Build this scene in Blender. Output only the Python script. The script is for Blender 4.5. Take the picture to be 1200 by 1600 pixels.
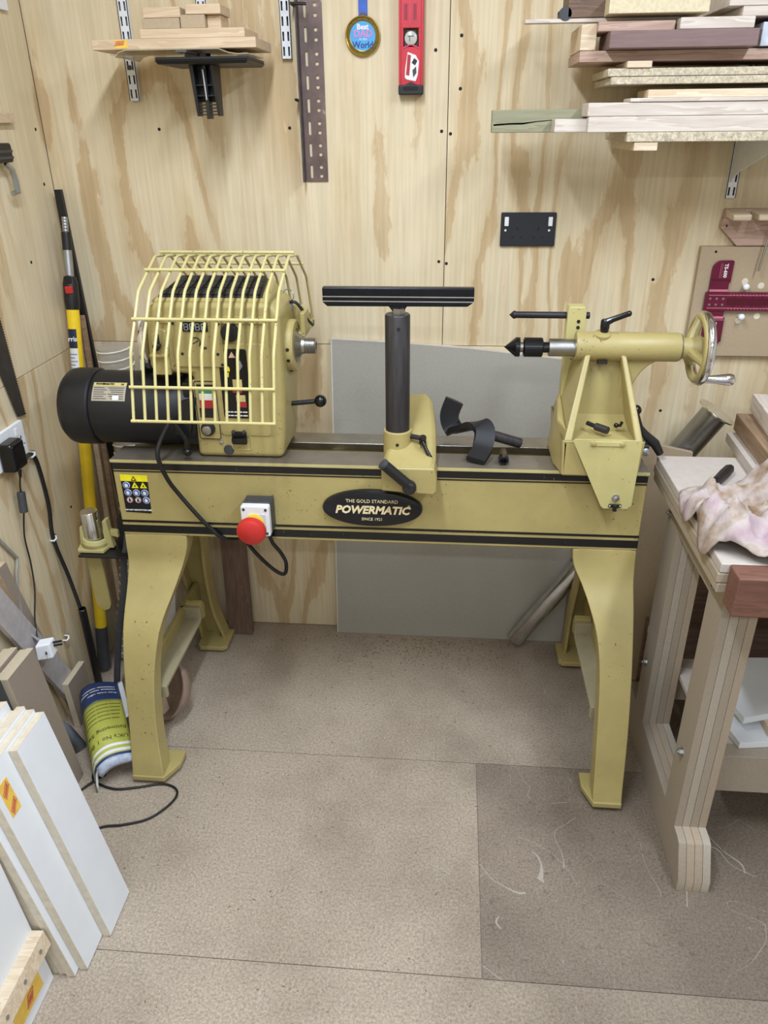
import bpy, bmesh, math, random
from math import sin, cos, pi, radians, tan, sqrt
from mathutils import Vector, Matrix, Euler
random.seed(7)
S = bpy.context.scene
for o in list(bpy.data.objects): bpy.data.objects.remove(o, do_unlink=True)
COL = S.collection

# ------------------------------------------------------------------ camera, light, exposure
PITCH, YAW, ROLL = 0.46579795515398215, -0.08961315309571488, -0.01034452781029011
f_ = Vector((sin(YAW)*cos(PITCH), cos(YAW)*cos(PITCH), -sin(PITCH)))
r_ = Vector((cos(YAW), -sin(YAW), 0)); u_ = r_.cross(f_)
r2 = cos(ROLL)*r_ + sin(ROLL)*u_; u2 = -sin(ROLL)*r_ + cos(ROLL)*u_
cam = bpy.data.objects.new('camera', bpy.data.cameras.new('camera')); COL.objects.link(cam)
cam.matrix_world = Matrix(((r2.x, u2.x, -f_.x, 0), (r2.y, u2.y, -f_.y, -2.2331), (r2.z, u2.z, -f_.z, 1.58), (0, 0, 0, 1)))
cam.data.sensor_fit = 'HORIZONTAL'; cam.data.sensor_width = 36; cam.data.lens = 36*1209.76/1200
cam.data.clip_start = 0.02
S.camera = cam
S.view_settings.view_transform = 'Standard'; S.view_settings.look = 'None'
S.view_settings.gamma = 1; S.view_settings.use_curve_mapping = False
S.view_settings.exposure = 0.0
W = bpy.data.worlds.new('world'); S.world = W; W.use_nodes = True
W.node_tree.nodes['Background'].inputs[0].default_value = (0.8, 0.9, 1, 1)
W.node_tree.nodes['Background'].inputs[1].default_value = 0.3
def area(name, loc, sx, sy, power, color=(1, .97, .93), rot=(0, 0, 0)):
    l = bpy.data.lights.new(name, 'AREA'); l.shape = 'RECTANGLE'; l.size = sx; l.size_y = sy
    l.energy = power; l.color = color
    o = bpy.data.objects.new(name, l); COL.objects.link(o); o.location = loc; o.rotation_euler = rot
TUBE = (.89, .985, 1.13)
area('ceiling_tube_light', (-0.30, -1.45, 2.42), .10, 1.2, 32.5, TUBE)
area('ceiling_tube_light', (0.95, -1.45, 2.42), .10, 1.2, 28, TUBE)
area('ceiling_tube_light', (0.3, -3.3, 2.42), 1.5, 0.10, 27, TUBE)

# ------------------------------------------------------------------ materials
def lin(c):
    return tuple(((v/255)/12.92 if v/255 <= .04045 else ((v/255+.055)/1.055)**2.4) for v in c) + (1,)
MC = {}
class NT:
    def __init__(s, name, rough=.5, metal=0, spec=.5):
        s.m = bpy.data.materials.new(name); s.m.use_nodes = True; s.t = s.m.node_tree
        s.b = s.t.nodes['Principled BSDF']; s.b.inputs['Roughness'].default_value = rough
        s.b.inputs['Metallic'].default_value = metal; s.b.inputs['Specular IOR Level'].default_value = spec
    def n(s, typ, ins=None, **kw):
        k = s.t.nodes.new(typ)
        for a, v in kw.items(): setattr(k, a, v)
        for a, v in (ins or {}).items():
            if hasattr(v, 'links') or isinstance(v, bpy.types.NodeSocket): s.t.links.new(v, k.inputs[a])
            else: k.inputs[a].default_value = v
        return k
    def link(s, a, b): s.t.links.new(a, b)
    def coord(s, scale=(1, 1, 1), off=(0, 0, 0)):
        tc = s.n('ShaderNodeTexCoord')
        return s.n('ShaderNodeMapping', {'Vector': tc.outputs['Object'], 'Scale': scale, 'Location': off}).outputs[0]
    def noise(s, vec, scale, detail=3, rough=.5, dist=0):
        return s.n('ShaderNodeTexNoise', {'Vector': vec, 'Scale': scale, 'Detail': detail, 'Roughness': rough, 'Distortion': dist}).outputs['Fac']
    def math(s, op, a, b=0.0, c=0.0, clamp=False):
        k = s.n('ShaderNodeMath', operation=op, use_clamp=clamp)
        for i, v in enumerate((a, b, c)):
            if isinstance(v, bpy.types.NodeSocket): s.link(v, k.inputs[i])
            else: k.inputs[i].default_value = v
        return k.outputs[0]
    def ramp(s, fac, stops, interp='LINEAR'):
        k = s.n('ShaderNodeValToRGB', {'Fac': fac}); cr = k.color_ramp; cr.interpolation = interp
        while len(cr.elements) < len(stops): cr.elements.new(.5)
        for e, (p, c) in zip(cr.elements, stops): e.position = p; e.color = c
        return k.outputs[0]
    def mix(s, fac, a, b, typ='MIX'):
        k = s.n('ShaderNodeMix', data_type='RGBA', blend_type=typ)
        for i, v in ((0, fac), (6, a), (7, b)):
            if isinstance(v, bpy.types.NodeSocket): s.link(v, k.inputs[i])
            else: k.inputs[i].default_value = v
        return k.outputs[2]
    def base(s, v):
        if isinstance(v, bpy.types.NodeSocket): s.link(v, s.b.inputs['Base Color'])
        else: s.b.inputs['Base Color'].default_value = v
    def bump(s, h, strength=.2, dist=.002):
        k = s.n('ShaderNodeBump', {'Height': h, 'Strength': strength, 'Distance': dist})
        s.link(k.outputs[0], s.b.inputs['Normal'])
def plain(name, c, rough=.5, metal=0, var=.12, bumpy=0, scale=40, spec=.5):
    if name in MC: return MC[name]
    k = NT(name, rough, metal, spec); v = k.coord(); n = k.noise(v, scale, 4, .6)
    a = lin(c); d = tuple(x*(1-var) for x in a[:3])+(1,); e = tuple(min(1, x*(1+var)) for x in a[:3])+(1,)
    k.base(k.ramp(n, [(.3, d), (.7, e)]))
    if bumpy: k.bump(k.noise(v, scale*6, 3), bumpy)
    MC[name] = k.m; return k.m
def painted(name, c, chip=(60, 52, 30), rough=.42):
    if name in MC: return MC[name]
    k = NT(name, rough); v = k.coord(); n = k.noise(v, 7, 4, .6); a = lin(c)
    col = k.ramp(n, [(.3, tuple(x*.88 for x in a[:3])+(1,)), (.7, tuple(x*1.08 for x in a[:3])+(1,))])
    sp = k.noise(v, 120, 3, .6); msk = k.noise(v, 6, 2)
    s2 = k.math('ADD', sp, k.math('MULTIPLY', msk, .22))
    col = k.mix(k.math('MULTIPLY', k.math('GREATER_THAN', s2, .815), .75), col, lin(chip))
    k.base(col); k.bump(k.noise(v, 260, 2), .18, .0015)
    MC[name] = k.m; return k.m
def metal(name, c, rough=.3, brush=0.0):
    if name in MC: return MC[name]
    k = NT(name, rough, 1.0); v = k.coord((1, 1, 1)); n = k.noise(v, 30, 4, .6); a = lin(c)
    k.base(k.ramp(n, [(.3, tuple(x*.8 for x in a[:3])+(1,)), (.7, a)]))
    rr = k.math('ADD', k.math('MULTIPLY', k.noise(v, 18, 4), .25), rough-.1); k.link(rr, k.b.inputs['Roughness'])
    MC[name] = k.m; return k.m
def wood(name, c1, c2, scale=1.0, rough=.6, streak=.5):
    """grain along local X"""
    if name in MC: return MC[name]
    k = NT(name, rough); inf = k.n('ShaderNodeObjectInfo').outputs['Random']
    tc = k.n('ShaderNodeTexCoord').outputs['Object']
    off = k.n('ShaderNodeCombineXYZ', {'X': k.math('MULTIPLY', inf, 13.0), 'Y': k.math('MULTIPLY', inf, 7.0)}).outputs[0]
    vv = k.n('ShaderNodeVectorMath', {0: tc, 1: off}, operation='ADD').outputs[0]
    v = k.n('ShaderNodeMapping', {'Vector': vv, 'Scale': (1.2*scale, 14*scale, 14*scale)}).outputs[0]
    n = k.noise(v, 2.2, 4, .55, .4); fr = k.math('FRACT', k.math('MULTIPLY', n, 6.0))
    g = k.noise(v, 12, 4, .6)
    t = k.math('ADD', k.math('MULTIPLY', fr, streak), k.math('MULTIPLY', g, 1-streak))
    k.base(k.ramp(t, [(.2, lin(c1)), (.85, lin(c2))]))
    k.bump(g, .12, .001); MC[name] = k.m; return k.m
def plymat(name, seed, tint=(1, 1, 1), calm=.6):
    """rotary cut softwood veneer, grain along world Z, on x-z or y-z planes"""
    k = NT(name, .5, 0, .35)
    v0 = k.coord((1, 1, 1), (seed*3.1, seed*3.1, seed*1.7))
    sc = lambda z: k.n('ShaderNodeMapping', {'Vector': v0, 'Scale': (1, 1, z)}).outputs[0]
    wob = k.noise(sc(.30), 13, 5, .66); wob2 = k.noise(sc(.12), 34, 3, .6)
    n = k.noise(sc(.15), 2.6, 2, .5, .35)
    h = k.math('ADD', k.math('MULTIPLY', n, 9.5), k.math('ADD', k.math('MULTIPLY', wob, .95), k.math('MULTIPLY', wob2, .16)))
    fr = k.math('FRACT', h)
    T = lambda c: tuple(x*t for x, t in zip(lin(c)[:3], tint))+(1,)
    col = k.ramp(fr, [(0, T((224, 210, 178))), (.30, T((222, 206, 172))), (.52, T((215, 195, 158))), (.57, T((198, 173, 133))),
                      (.80, T((205, 181, 142))), (.84, T((222, 205, 171))), (1, T((224, 210, 178)))])
    zone = k.noise(sc(.45), 1.9, 2)
    zf = k.ramp(zone, [(calm-.07, (0, 0, 0, 1)), (calm+.05, (1, 1, 1, 1))])
    col = k.mix(k.math('MULTIPLY', zf, .82), col, T((223, 209, 178)))
    fib = k.noise(sc(.035), 110, 3, .6)
    col = k.mix(1.0, col, k.ramp(fib, [(.3, (.88, .865, .84, 1)), (.65, (1.03, 1.03, 1.03, 1))]), 'MULTIPLY')
    blot = k.noise(v0, 3.1, 3, .6)
    col = k.mix(1.0, col, k.ramp(blot, [(.3, (.94, .92, .89, 1)), (.7, (1.02, 1.02, 1.02, 1))]), 'MULTIPLY')
    k.base(col); k.bump(fib, .10, .001)
    return k.m
def chipboard(name, c, sc=1.0, dirt=True, rough=.62):
    if name in MC: return MC[name]
    k = NT(name, rough, 0, .4); v = k.coord(); a = lin(c)
    n1 = k.noise(v, 170*sc, 2, .7); n2 = k.noise(v, 420*sc, 2, .6); n3 = k.noise(v, 2.4, 4, .65)
    mm = lambda f: tuple(x*f for x in a[:3])+(1,)
    col = k.ramp(k.math('ADD', k.math('MULTIPLY', n1, .55), k.math('MULTIPLY', n2, .45)), [(.36, mm(.62)), (.5, mm(1)), (.64, mm(1.35))])
    if dirt:
        col = k.mix(1.0, col, k.ramp(n3, [(.25, (.70, .68, .66, 1)), (.5, (.95, .95, .95, 1)), (.75, (1.08, 1.08, 1.08, 1))]), 'MULTIPLY')
        sx = k.n('ShaderNodeSeparateXYZ', {0: v}).outputs[0]
        w_ = k.math('ADD', k.math('MULTIPLY', sx, .9), k.math('MULTIPLY', k.noise(v, 3.3, 4, .6), .9))
        col = k.mix(1.0, col, k.ramp(w_, [(.32, (1, 1, 1, 1)), (.95, (.60, .585, .57, 1))]), 'MULTIPLY')
        scr = k.noise(k.n('ShaderNodeMapping', {'Vector': v, 'Scale': (1, .12, 1), 'Rotation': (0, 0, .5)}).outputs[0], 60, 3, .6, 1.2)
        col = k.mix(k.math('MULTIPLY', k.math('GREATER_THAN', scr, .70), .22), col, lin((200, 196, 188)))
        if 'worn' in name:
            for sd, th_ in ((3.3, .0011), (6.1, .0015), (1.7, .0008)):
                vv = k.n('ShaderNodeMapping', {'Vector': v, 'Location': (sd, sd*2, 0)}).outputs[0]
                ln = k.math('LESS_THAN', k.math('ABSOLUTE', k.math('SUBTRACT', k.noise(vv, sd, 1, .4, .8), .5)), th_)
                mk = k.math('GREATER_THAN', k.noise(vv, 4.5, 2), .53)
                col = k.mix(k.math('MULTIPLY', k.math('MULTIPLY', ln, mk), .38), col, lin((206, 200, 190)))
            col = k.mix(k.math('MULTIPLY', k.math('GREATER_THAN', k.noise(v, 38, 4, .7, .6), .63), .35), col, lin((70, 62, 54)))
    k.base(col); k.bump(n1, .08, .0008)
    MC[name] = k.m; return k.m

YEL = painted('mustard_paint', (172, 157, 101))
YEL2 = painted('pale_mustard_paint', (190, 180, 121))
GRD = painted('guard_paint', (204, 194, 134), rough=.35)
BLK = plain('black_plastic', (24, 24, 26), .42)
BLKG = plain('black_gloss', (12, 13, 17), .22)
BLKM = plain('black_motor_paint', (20, 21, 26), .48)
OXI = plain('black_oxide_steel', (54, 54, 57), .45, .6)
DGR = plain('dark_grey_plastic', (62, 64, 68), .5)
RUB = plain('cable_rubber', (22, 21, 21), .55)
GRC = plain('grey_cable', (150, 148, 142), .55)
WHT = plain('white_plastic', (236, 238, 240), .35, 0, .03)
WPNT = plain('white_powder_coat', (225, 228, 232), .4, 0, .05)
STL = metal('ground_steel', (176, 174, 170), .32)
CHR = metal('chrome', (225, 227, 230), .12)
ZNC = metal('zinc', (190, 194, 198), .35)
IRN = plain('bare_cast_iron', (122, 114, 102), .38, .35, .15, 0, 14)
RED = plain('red_plastic', (198, 46, 42), .4, 0, .05)
MAR = plain('maroon_anodised', (108, 24, 54), .33, .35, .06)
MARD = plain('maroon_dark', (86, 14, 36), .4, .35, .06)
PINK = plain('bright_milled_maroon', (226, 140, 160), .25, .5, .05)
MDF = plain('mdf_face', (176, 156, 128), .7, 0, .06, .05, 220)
MDFD = plain('mdf_grey_brown', (150, 136, 122), .72, 0, .07, .05, 220)
MDFE = plain('mdf_light_edge', (206, 192, 166), .75, 0, .06, .05, 220)
GREY = plain('grey_wallboard', (166, 162, 152), .7, 0, .05, .03, 160)
GREYE = plain('wallboard_edge', (206, 198, 184), .75, 0, .06)
MEL = plain('white_faced_board', (228, 231, 234), .45, 0, .03, 0, 9)
PLYE = plain('ply_edge', (212, 202, 182), .7, 0, .10, .1, 60)
FLOORM = chipboard('floor_chipboard', (172, 158, 140))
FLOORD = chipboard('floor_chipboard_worn', (150, 136, 120))
CHIP = chipboard('particle_board', (190, 178, 154), .7, False)
PINE = wood('pale_pine', (226, 210, 184), (200, 176, 144))
BEECH = wood('pale_beech', (214, 192, 162), (192, 166, 134))
WHTW = wood('whitish_softwood', (216, 207, 196), (190, 175, 162))
PNKW = wood('pinkish_hardwood', (196, 168, 150), (160, 128, 112))
PURW = wood('purple_brown_hardwood', (134, 108, 104), (112, 88, 86), 1, .5, .2)
GRNW = wood('green_treated_softwood', (156, 155, 126), (134, 132, 104))
MAHW = wood('mahogany', (124, 86, 70), (100, 66, 54), 1.2)
DRKW = wood('dark_plank', (122, 98, 80), (96, 74, 60))
OAKW = wood('brown_hardwood', (158, 132, 104), (124, 100, 76))
LPLY = plain('bench_board', (190, 180, 170), .6, 0, .05, .03, 50)
LPL2 = plain('bench_board_dark', (166, 152, 132), .65, 0, .06, .03, 50)
LAM = plain('laminated_board', (158, 146, 129), .65, 0, .06, .04, 160)
LAM2 = plain('laminated_board_light', (170, 160, 145), .65, 0, .06, .04, 160)
LAM3 = plain('laminated_board_warm', (166, 150, 130), .65, 0, .06, .04, 160)

# ------------------------------------------------------------------ mesh builder
class MB:
    def __init__(s): s.v = []; s.f = []
    def add(s, vs, fs):
        b = len(s.v); s.v += [Vector(v) for v in vs]; s.f += [tuple(b+i for i in f) for f in fs]; return s
    def hexa(s, p):      # 4 bottom, 4 top (same order)
        return s.add(p, [(0, 1, 2, 3), (4, 5, 6, 7), (0, 1, 5, 4), (1, 2, 6, 5), (2, 3, 7, 6), (3, 0, 4, 7)])
    def box(s, x0, x1, y0, y1, z0, z1):
        return s.hexa([(x0, y0, z0), (x1, y0, z0), (x1, y1, z0), (x0, y1, z0), (x0, y0, z1), (x1, y0, z1), (x1, y1, z1), (x0, y1, z1)])
    def obox(s, c, size, R=None):
        c = Vector(c); R = R or Matrix.Identity(3); h = [x/2 for x in size]
        q = [(-1, -1, -1), (1, -1, -1), (1, 1, -1), (-1, 1, -1), (-1, -1, 1), (1, -1, 1), (1, 1, 1), (-1, 1, 1)]
        return s.hexa([c + R @ Vector((a*h[0], b*h[1], d*h[2])) for a, b, d in q])
    def rev(s, prof, p0, d, n=24):   # prof [(r, h)], closed with caps
        p0 = Vector(p0); d = Vector(d).normalized(); a = d.orthogonal().normalized(); b = d.cross(a)
        vs = []; fs = []
        for r, h in prof:
            for i in range(n):
                t = 2*pi*i/n; vs.append(p0 + d*h + (a*cos(t)+b*sin(t))*max(r, 1e-5))
        m = len(prof)
        for j in range(m-1):
            for i in range(n): fs.append((j*n+i, j*n+(i+1) % n, (j+1)*n+(i+1) % n, (j+1)*n+i))
        if prof[0][0] > 1e-4: fs.append(tuple(range(n)))
        if prof[-1][0] > 1e-4: fs.append(tuple((m-1)*n+i for i in range(n)))
        return s.add(vs, fs)
    def cyl(s, p0, p1, r, r1=None, n=20):
        p0 = Vector(p0); p1 = Vector(p1); L = (p1-p0).length
        return s.rev([(r, 0), (r if r1 is None else r1, L)], p0, p1-p0, n)
    def tube(s, pts, r, n=8, closed=False):
        P = [Vector(p) for p in pts]; m = len(P); vs = []; fs = []
        T = []
        for i in range(m):
            a = P[(i-1) % m] if (closed or i > 0) else P[i]; b = P[(i+1) % m] if (closed or i < m-1) else P[i]
            T.append((b-a).normalized())
        nrm = T[0].orthogonal().normalized()
        for i in range(m):
            nrm = (nrm - T[i]*nrm.dot(T[i])).normalized(); bi = T[i].cross(nrm)
            rr = r[i] if isinstance(r, (list, tuple)) else r
            for k in range(n):
                t = 2*pi*k/n; vs.append(P[i] + (nrm*cos(t)+bi*sin(t))*rr)
        for i in range(m if closed else m-1):
            j = (i+1) % m
            for k in range(n): fs.append((i*n+k, i*n+(k+1) % n, j*n+(k+1) % n, j*n+k))
        if not closed: fs += [tuple(range(n)), tuple((m-1)*n+k for k in range(n))]
        return s.add(vs, fs)
    def ext(s, poly, vec):
        n = len(poly); vec = Vector(vec); P = [Vector(p) for p in poly]
        return s.add(P+[p+vec for p in P], [tuple(range(n)), tuple(range(n, 2*n))]+[(i, (i+1) % n, n+(i+1) % n, n+i) for i in range(n)])
    def xz(s, poly, y0, y1): return s.ext([(a, y0, b) for a, b in poly], (0, y1-y0, 0))
    def yz(s, poly, x0, x1): return s.ext([(x0, a, b) for a, b in poly], (x1-x0, 0, 0))
    def xy(s, poly, z0, z1): return s.ext([(a, b, z0) for a, b in poly], (0, 0, z1-z0))
    def loft(s, rings, closed=True):
        n = len(rings[0]); vs = [p for r in rings for p in r]; fs = []
        for j in range(len(rings)-1):
            for i in range(n if closed else n-1): fs.append((j*n+i, j*n+(i+1) % n, (j+1)*n+(i+1) % n, (j+1)*n+i))
        if closed: fs += [tuple(range(n)), tuple((len(rings)-1)*n+i for i in range(n))]
        return s.add(vs, fs)
    def sph(s, c, r, n=16, sq=(1, 1, 1)):
        c = Vector(c); vs = []; fs = []; m = n//2
        for j in range(m+1):
            ph = pi*j/m
            for i in range(n):
                t = 2*pi*i/n; vs.append(c+Vector((r*sin(ph)*cos(t)*sq[0], r*sin(ph)*sin(t)*sq[1], r*cos(ph)*sq[2])))
        for j in range(m):
            for i in range(n): fs.append((j*n+i, j*n+(i+1) % n, (j+1)*n+(i+1) % n, (j+1)*n+i))
        return s.add(vs, fs)
    def torus(s, c, ax, R, r, n=40, k=12):
        c = Vector(c); ax = Vector(ax).normalized(); a = ax.orthogonal().normalized(); b = ax.cross(a)
        return s.tube([c+(a*cos(2*pi*i/n)+b*sin(2*pi*i/n))*R for i in range(n)], r, k, True)
    def build(s, name, mat, parent=None, bevel=0, seg=2, smooth=38, loc=None, rot=None):
        me = bpy.data.meshes.new(name); o = bpy.data.objects.new(name, me); COL.objects.link(o)
        if parent is None and loc is None and s.v:
            xs = [v.x for v in s.v]; ys = [v.y for v in s.v]; zs = [v.z for v in s.v]
            c = Vector(((min(xs)+max(xs))/2, (min(ys)+max(ys))/2, min(zs)))
            s.v = [v-c for v in s.v]; o.location = c
        if loc is not None: o.location = loc
        if rot is not None: o.rotation_euler = rot
        me.from_pydata(s.v, [], s.f)
        bm = bmesh.new(); bm.from_mesh(me)
        bmesh.ops.remove_doubles(bm, verts=bm.verts, dist=1e-6)
        bmesh.ops.recalc_face_normals(bm, faces=bm.faces)
        for fc in bm.faces: fc.smooth = True
        bm.to_mesh(me); bm.free()
        me.set_sharp_from_angle(angle=radians(smooth))
        me.materials.append(mat)
        if bevel:
            md = o.modifiers.new('bevel', 'BEVEL'); md.width = bevel; md.segments = seg; md.limit_method = 'ANGLE'
            md.angle_limit = radians(35); md.harden_normals = True
        if parent: attach(o, parent)
        return o
def world_of(o):
    M = Matrix.LocRotScale(o.location, o.rotation_euler, o.scale)
    return (world_of(o.parent) @ o.matrix_parent_inverse @ M) if o.parent else M
def attach(o, parent):
    o.parent = parent; o.matrix_parent_inverse = world_of(parent).inverted()
def tag(o, label=None, cat=None, group=None, kind=None):
    if label: o['label'] = label
    if cat: o['category'] = cat
    if group: o['group'] = group
    if kind: o['kind'] = kind
    return o
def thing(name, loc, label, cat, group=None):
    o = bpy.data.objects.new(name, None); COL.objects.link(o); o.location = loc; o.empty_display_size = .05
    return tag(o, label, cat, group)
def board(name, c, size, rot, mat, label, cat, group=None, bevel=.0015):
    """size = (length along grain, width, thickness), rot = euler"""
    o = MB().obox((0, 0, 0), size).build(name, mat, None, bevel, loc=c, rot=rot)
    return tag(o, label, cat, group)
def span(name, x0, x1, y0, y1, z0, z1, mat, label, cat, group=None, bevel=.0015):
    return board(name, ((x0+x1)/2, (y0+y1)/2, (z0+z1)/2), (x1-x0, y1-y0, z1-z0), (0, 0, 0), mat, label, cat, group, bevel)
def text(name, s, size, org, xd, yd, mat, parent, ext=.0004, align='CENTER', shear=0, bold=0, sx=1):
    cu = bpy.data.curves.new(name, 'FONT'); cu.body = s; cu.size = size; cu.extrude = ext; cu.align_x = align
    cu.align_y = 'CENTER'; cu.shear = shear; cu.offset = bold; cu.resolution_u = 2
    t = bpy.data.objects.new(name+'_c', cu); COL.objects.link(t)
    bpy.context.view_layer.update()
    me = bpy.data.meshes.new_from_object(t.evaluated_get(bpy.context.evaluated_depsgraph_get()))
    bpy.data.objects.remove(t, do_unlink=True); bpy.data.curves.remove(cu)
    xd = Vector(xd).normalized(); yd = Vector(yd).normalized(); zd = xd.cross(yd)
    M = Matrix(((xd.x*sx, yd.x, zd.x, org[0]), (xd.y*sx, yd.y, zd.y, org[1]), (xd.z*sx, yd.z, zd.z, org[2]), (0, 0, 0, 1)))
    me.transform(M); me.materials.clear(); me.materials.append(mat)
    o = bpy.data.objects.new(name, me); COL.objects.link(o); attach(o, parent); return o
def smooth_path(pts, k=6):
    P = [Vector(p) for p in pts]; out = []
    for i in range(len(P)-1):
        a = P[max(i-1, 0)]; b = P[i]; c = P[i+1]; d = P[min(i+2, len(P)-1)]
        for j in range(k):
            t = j/k
            out.append(.5*((2*b)+(c-a)*t+(2*a-5*b+4*c-d)*t*t+(3*b-a-3*c+d)*t**3))
    return out+[P[-1]]
def circ(cx, cz, rx, rz, n=32): return [(cx+rx*cos(2*pi*i/n), cz+rz*sin(2*pi*i/n)) for i in range(n)]
def rrect(x0, x1, z0, z1, r, n=5):
    P = []
    for cx, cz, a0 in ((x1-r, z1-r, 0), (x0+r, z1-r, 90), (x0+r, z0+r, 180), (x1-r, z0+r, 270)):
        for i in range(n+1):
            a = radians(a0+90*i/n); P.append((cx+r*cos(a), cz+r*sin(a)))
    return P

# ------------------------------------------------------------------ setting
fl = MB().box(-1.13, 2.4, -4.2, .02, -.05, -.0025).build('floor', MDFD, None); fl['kind'] = 'structure'
def floor_panel(x0, x1, y0, y1, m): 
    g = .0007
    MB().box(x0+g, x1-g, y0+g, y1-g, -.0025, 0).build('floor_panel', m, fl, .0008, 1)
floor_panel(-1.12, 2.4, -.622, 0, FLOORM)
floor_panel(-1.12, .103, -1.226, -.622, FLOORM); floor_panel(.103, 2.4, -1.226, -.622, FLOORD)
floor_panel(-1.12, 2.4, -1.83, -1.226, FLOORM); floor_panel(-1.12, 2.4, -2.43, -1.83, FLOORM)
floor_panel(-1.12, 2.4, -4.2, -2.43, FLOORM)
wb = MB().box(-1.13, 2.42, .012, .06, 0, 2.45).build('wall_back', MDFD, None); wb['kind'] = 'structure'
wl = MB().box(-1.17, -1.122, -4.2, .0, 0, 2.45).build('wall_left', MDFD, None); wl['kind'] = 'structure'
def panel(w, a0, a1, z0, z1, m):
    g = .0009
    mb = MB()
    if w is wb: mb.box(a0+g, a1-g, 0, .012, z0+g, z1-g)
    else: mb.box(-1.122, -1.110, a0+g, a1-g, z0+g, z1-g)
    mb.build('plywood_panel', m, w, .0006, 1)
P1, P2, P3, P4, P5 = [plymat('plywood_veneer_%d' % i, s) for i, s in enumerate((1.3, 5.2, 2.9, 8.1, 4.4))]
panel(wb, -1.11, -.026, 1.0, 2.44, P1); panel(wb, -.026, 1.19, 1.0, 2.44, P2); panel(wb, 1.19, 2.40, 1.0, 2.44, P3)
panel(wb, -1.11, -.026, .0, 1.0, P4); panel(wb, -.026, 1.19, .0, 1.0, P3); panel(wb, 1.19, 2.40, .0, 1.0, P2)
panel(wl, -1.22, -.0, 1.0, 2.44, P5); panel(wl, -2.44, -1.22, 1.0, 2.44, P1); panel(wl, -4.2, -2.44, 1.0, 2.44, P2)
panel(wl, -1.22, -.0, 0, 1.0, P3); panel(wl, -2.44, -1.22, 0, 1.0, P4); panel(wl, -4.2, -2.44, 0, 1.0, P1)
WALLW = plain('white_painted_wall', (225, 222, 214), .8, 0, .02)
o = MB().box(2.4, 2.45, -4.2, .06, 0, 2.45).build('wall_right', WALLW, None); o['kind'] = 'structure'
o = MB().box(-1.17, 2.45, -4.25, -4.2, 0, 2.45).build('wall_front', WALLW, None); o['kind'] = 'structure'
o = MB().box(-1.17, 2.45, -4.25, .06, 2.45, 2.5).build('ceiling', WALLW, None); o['kind'] = 'structure'
# screw heads set in the ply
DARK = plain('dark_hole', (30, 24, 18), .8)
for x, z in ((-.041, 1.559), (-.018, 1.553), (-.041, 1.235), (-.02, 1.23), (-.789, 1.57), (-.438, 1.57), (.003, 1.77), (.004, 1.655), (-.06, 1.74), (.62, .815), (.545, 1.19)):
    MB().cyl((x, -.0008, z), (x, .001, z), .0042, None, 10).build('screw_head', DARK, wb)
for y, z in ((-.04, 1.573), (-.05, 1.44), (-.20, 1.26), (-.26, .57)):
    MB().cyl((-1.1092, y, z), (-1.111, y, z), .0042, None, 10).build('screw_head', DARK, wl)

# ------------------------------------------------------------------ the wood lathe
LX0, LX1, LF, LB, LZ = -.830, .470, -.530, -.320, .845
lathe = thing('wood_lathe', (-.18, -.425, 0), 'large mustard yellow cast iron wood turning lathe with black motor standing against the plywood wall', 'lathe')
XC = (LX0+LX1)/2
bed = MB()
bed.box(LX0, LX1, LF, LF+.085, .633, .834); bed.box(LX0, LX1, LB-.06, LB, .66, .827)
for x in (-.80, -.30, .10, .42): bed.box(x, x+.03, LF+.08, LB-.065, .66, .815)
bed = bed.build('bed', YEL, lathe, .004)
w = MB(); w.box(LX0-.001, LX1+.001, LF-.003, LF+.087, .8345, LZ).build('bed_way', IRN, lathe, .0015)
MB().box(LX0-.0012, LX1+.0012, LF-.0038, LF-.001, .8375, .8446).build('way_edge', YEL2, bed)
w = MB(); w.box(LX0-.001, LX1+.001, LB-.072, LB, .828, LZ).build('bed_way', STL, lathe, .0015)
k = NT('black_decal', .35); v = k.coord((60, 1, 9)); n = k.noise(v, 6, 3, .7)
k.base(k.mix(k.math('GREATER_THAN', n, .70), lin((20, 20, 22)), lin((110, 106, 96)))); DEC = k.m
for z0, z1 in ((.818, .8335), (.8115, .8145), (.6705, .6765), (.642, .6625)):
    MB().box(LX0+.0005, LX1-.0005, LF-.0012, LF+.001, z0, z1).build('black_stripe', DEC, bed)
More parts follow.
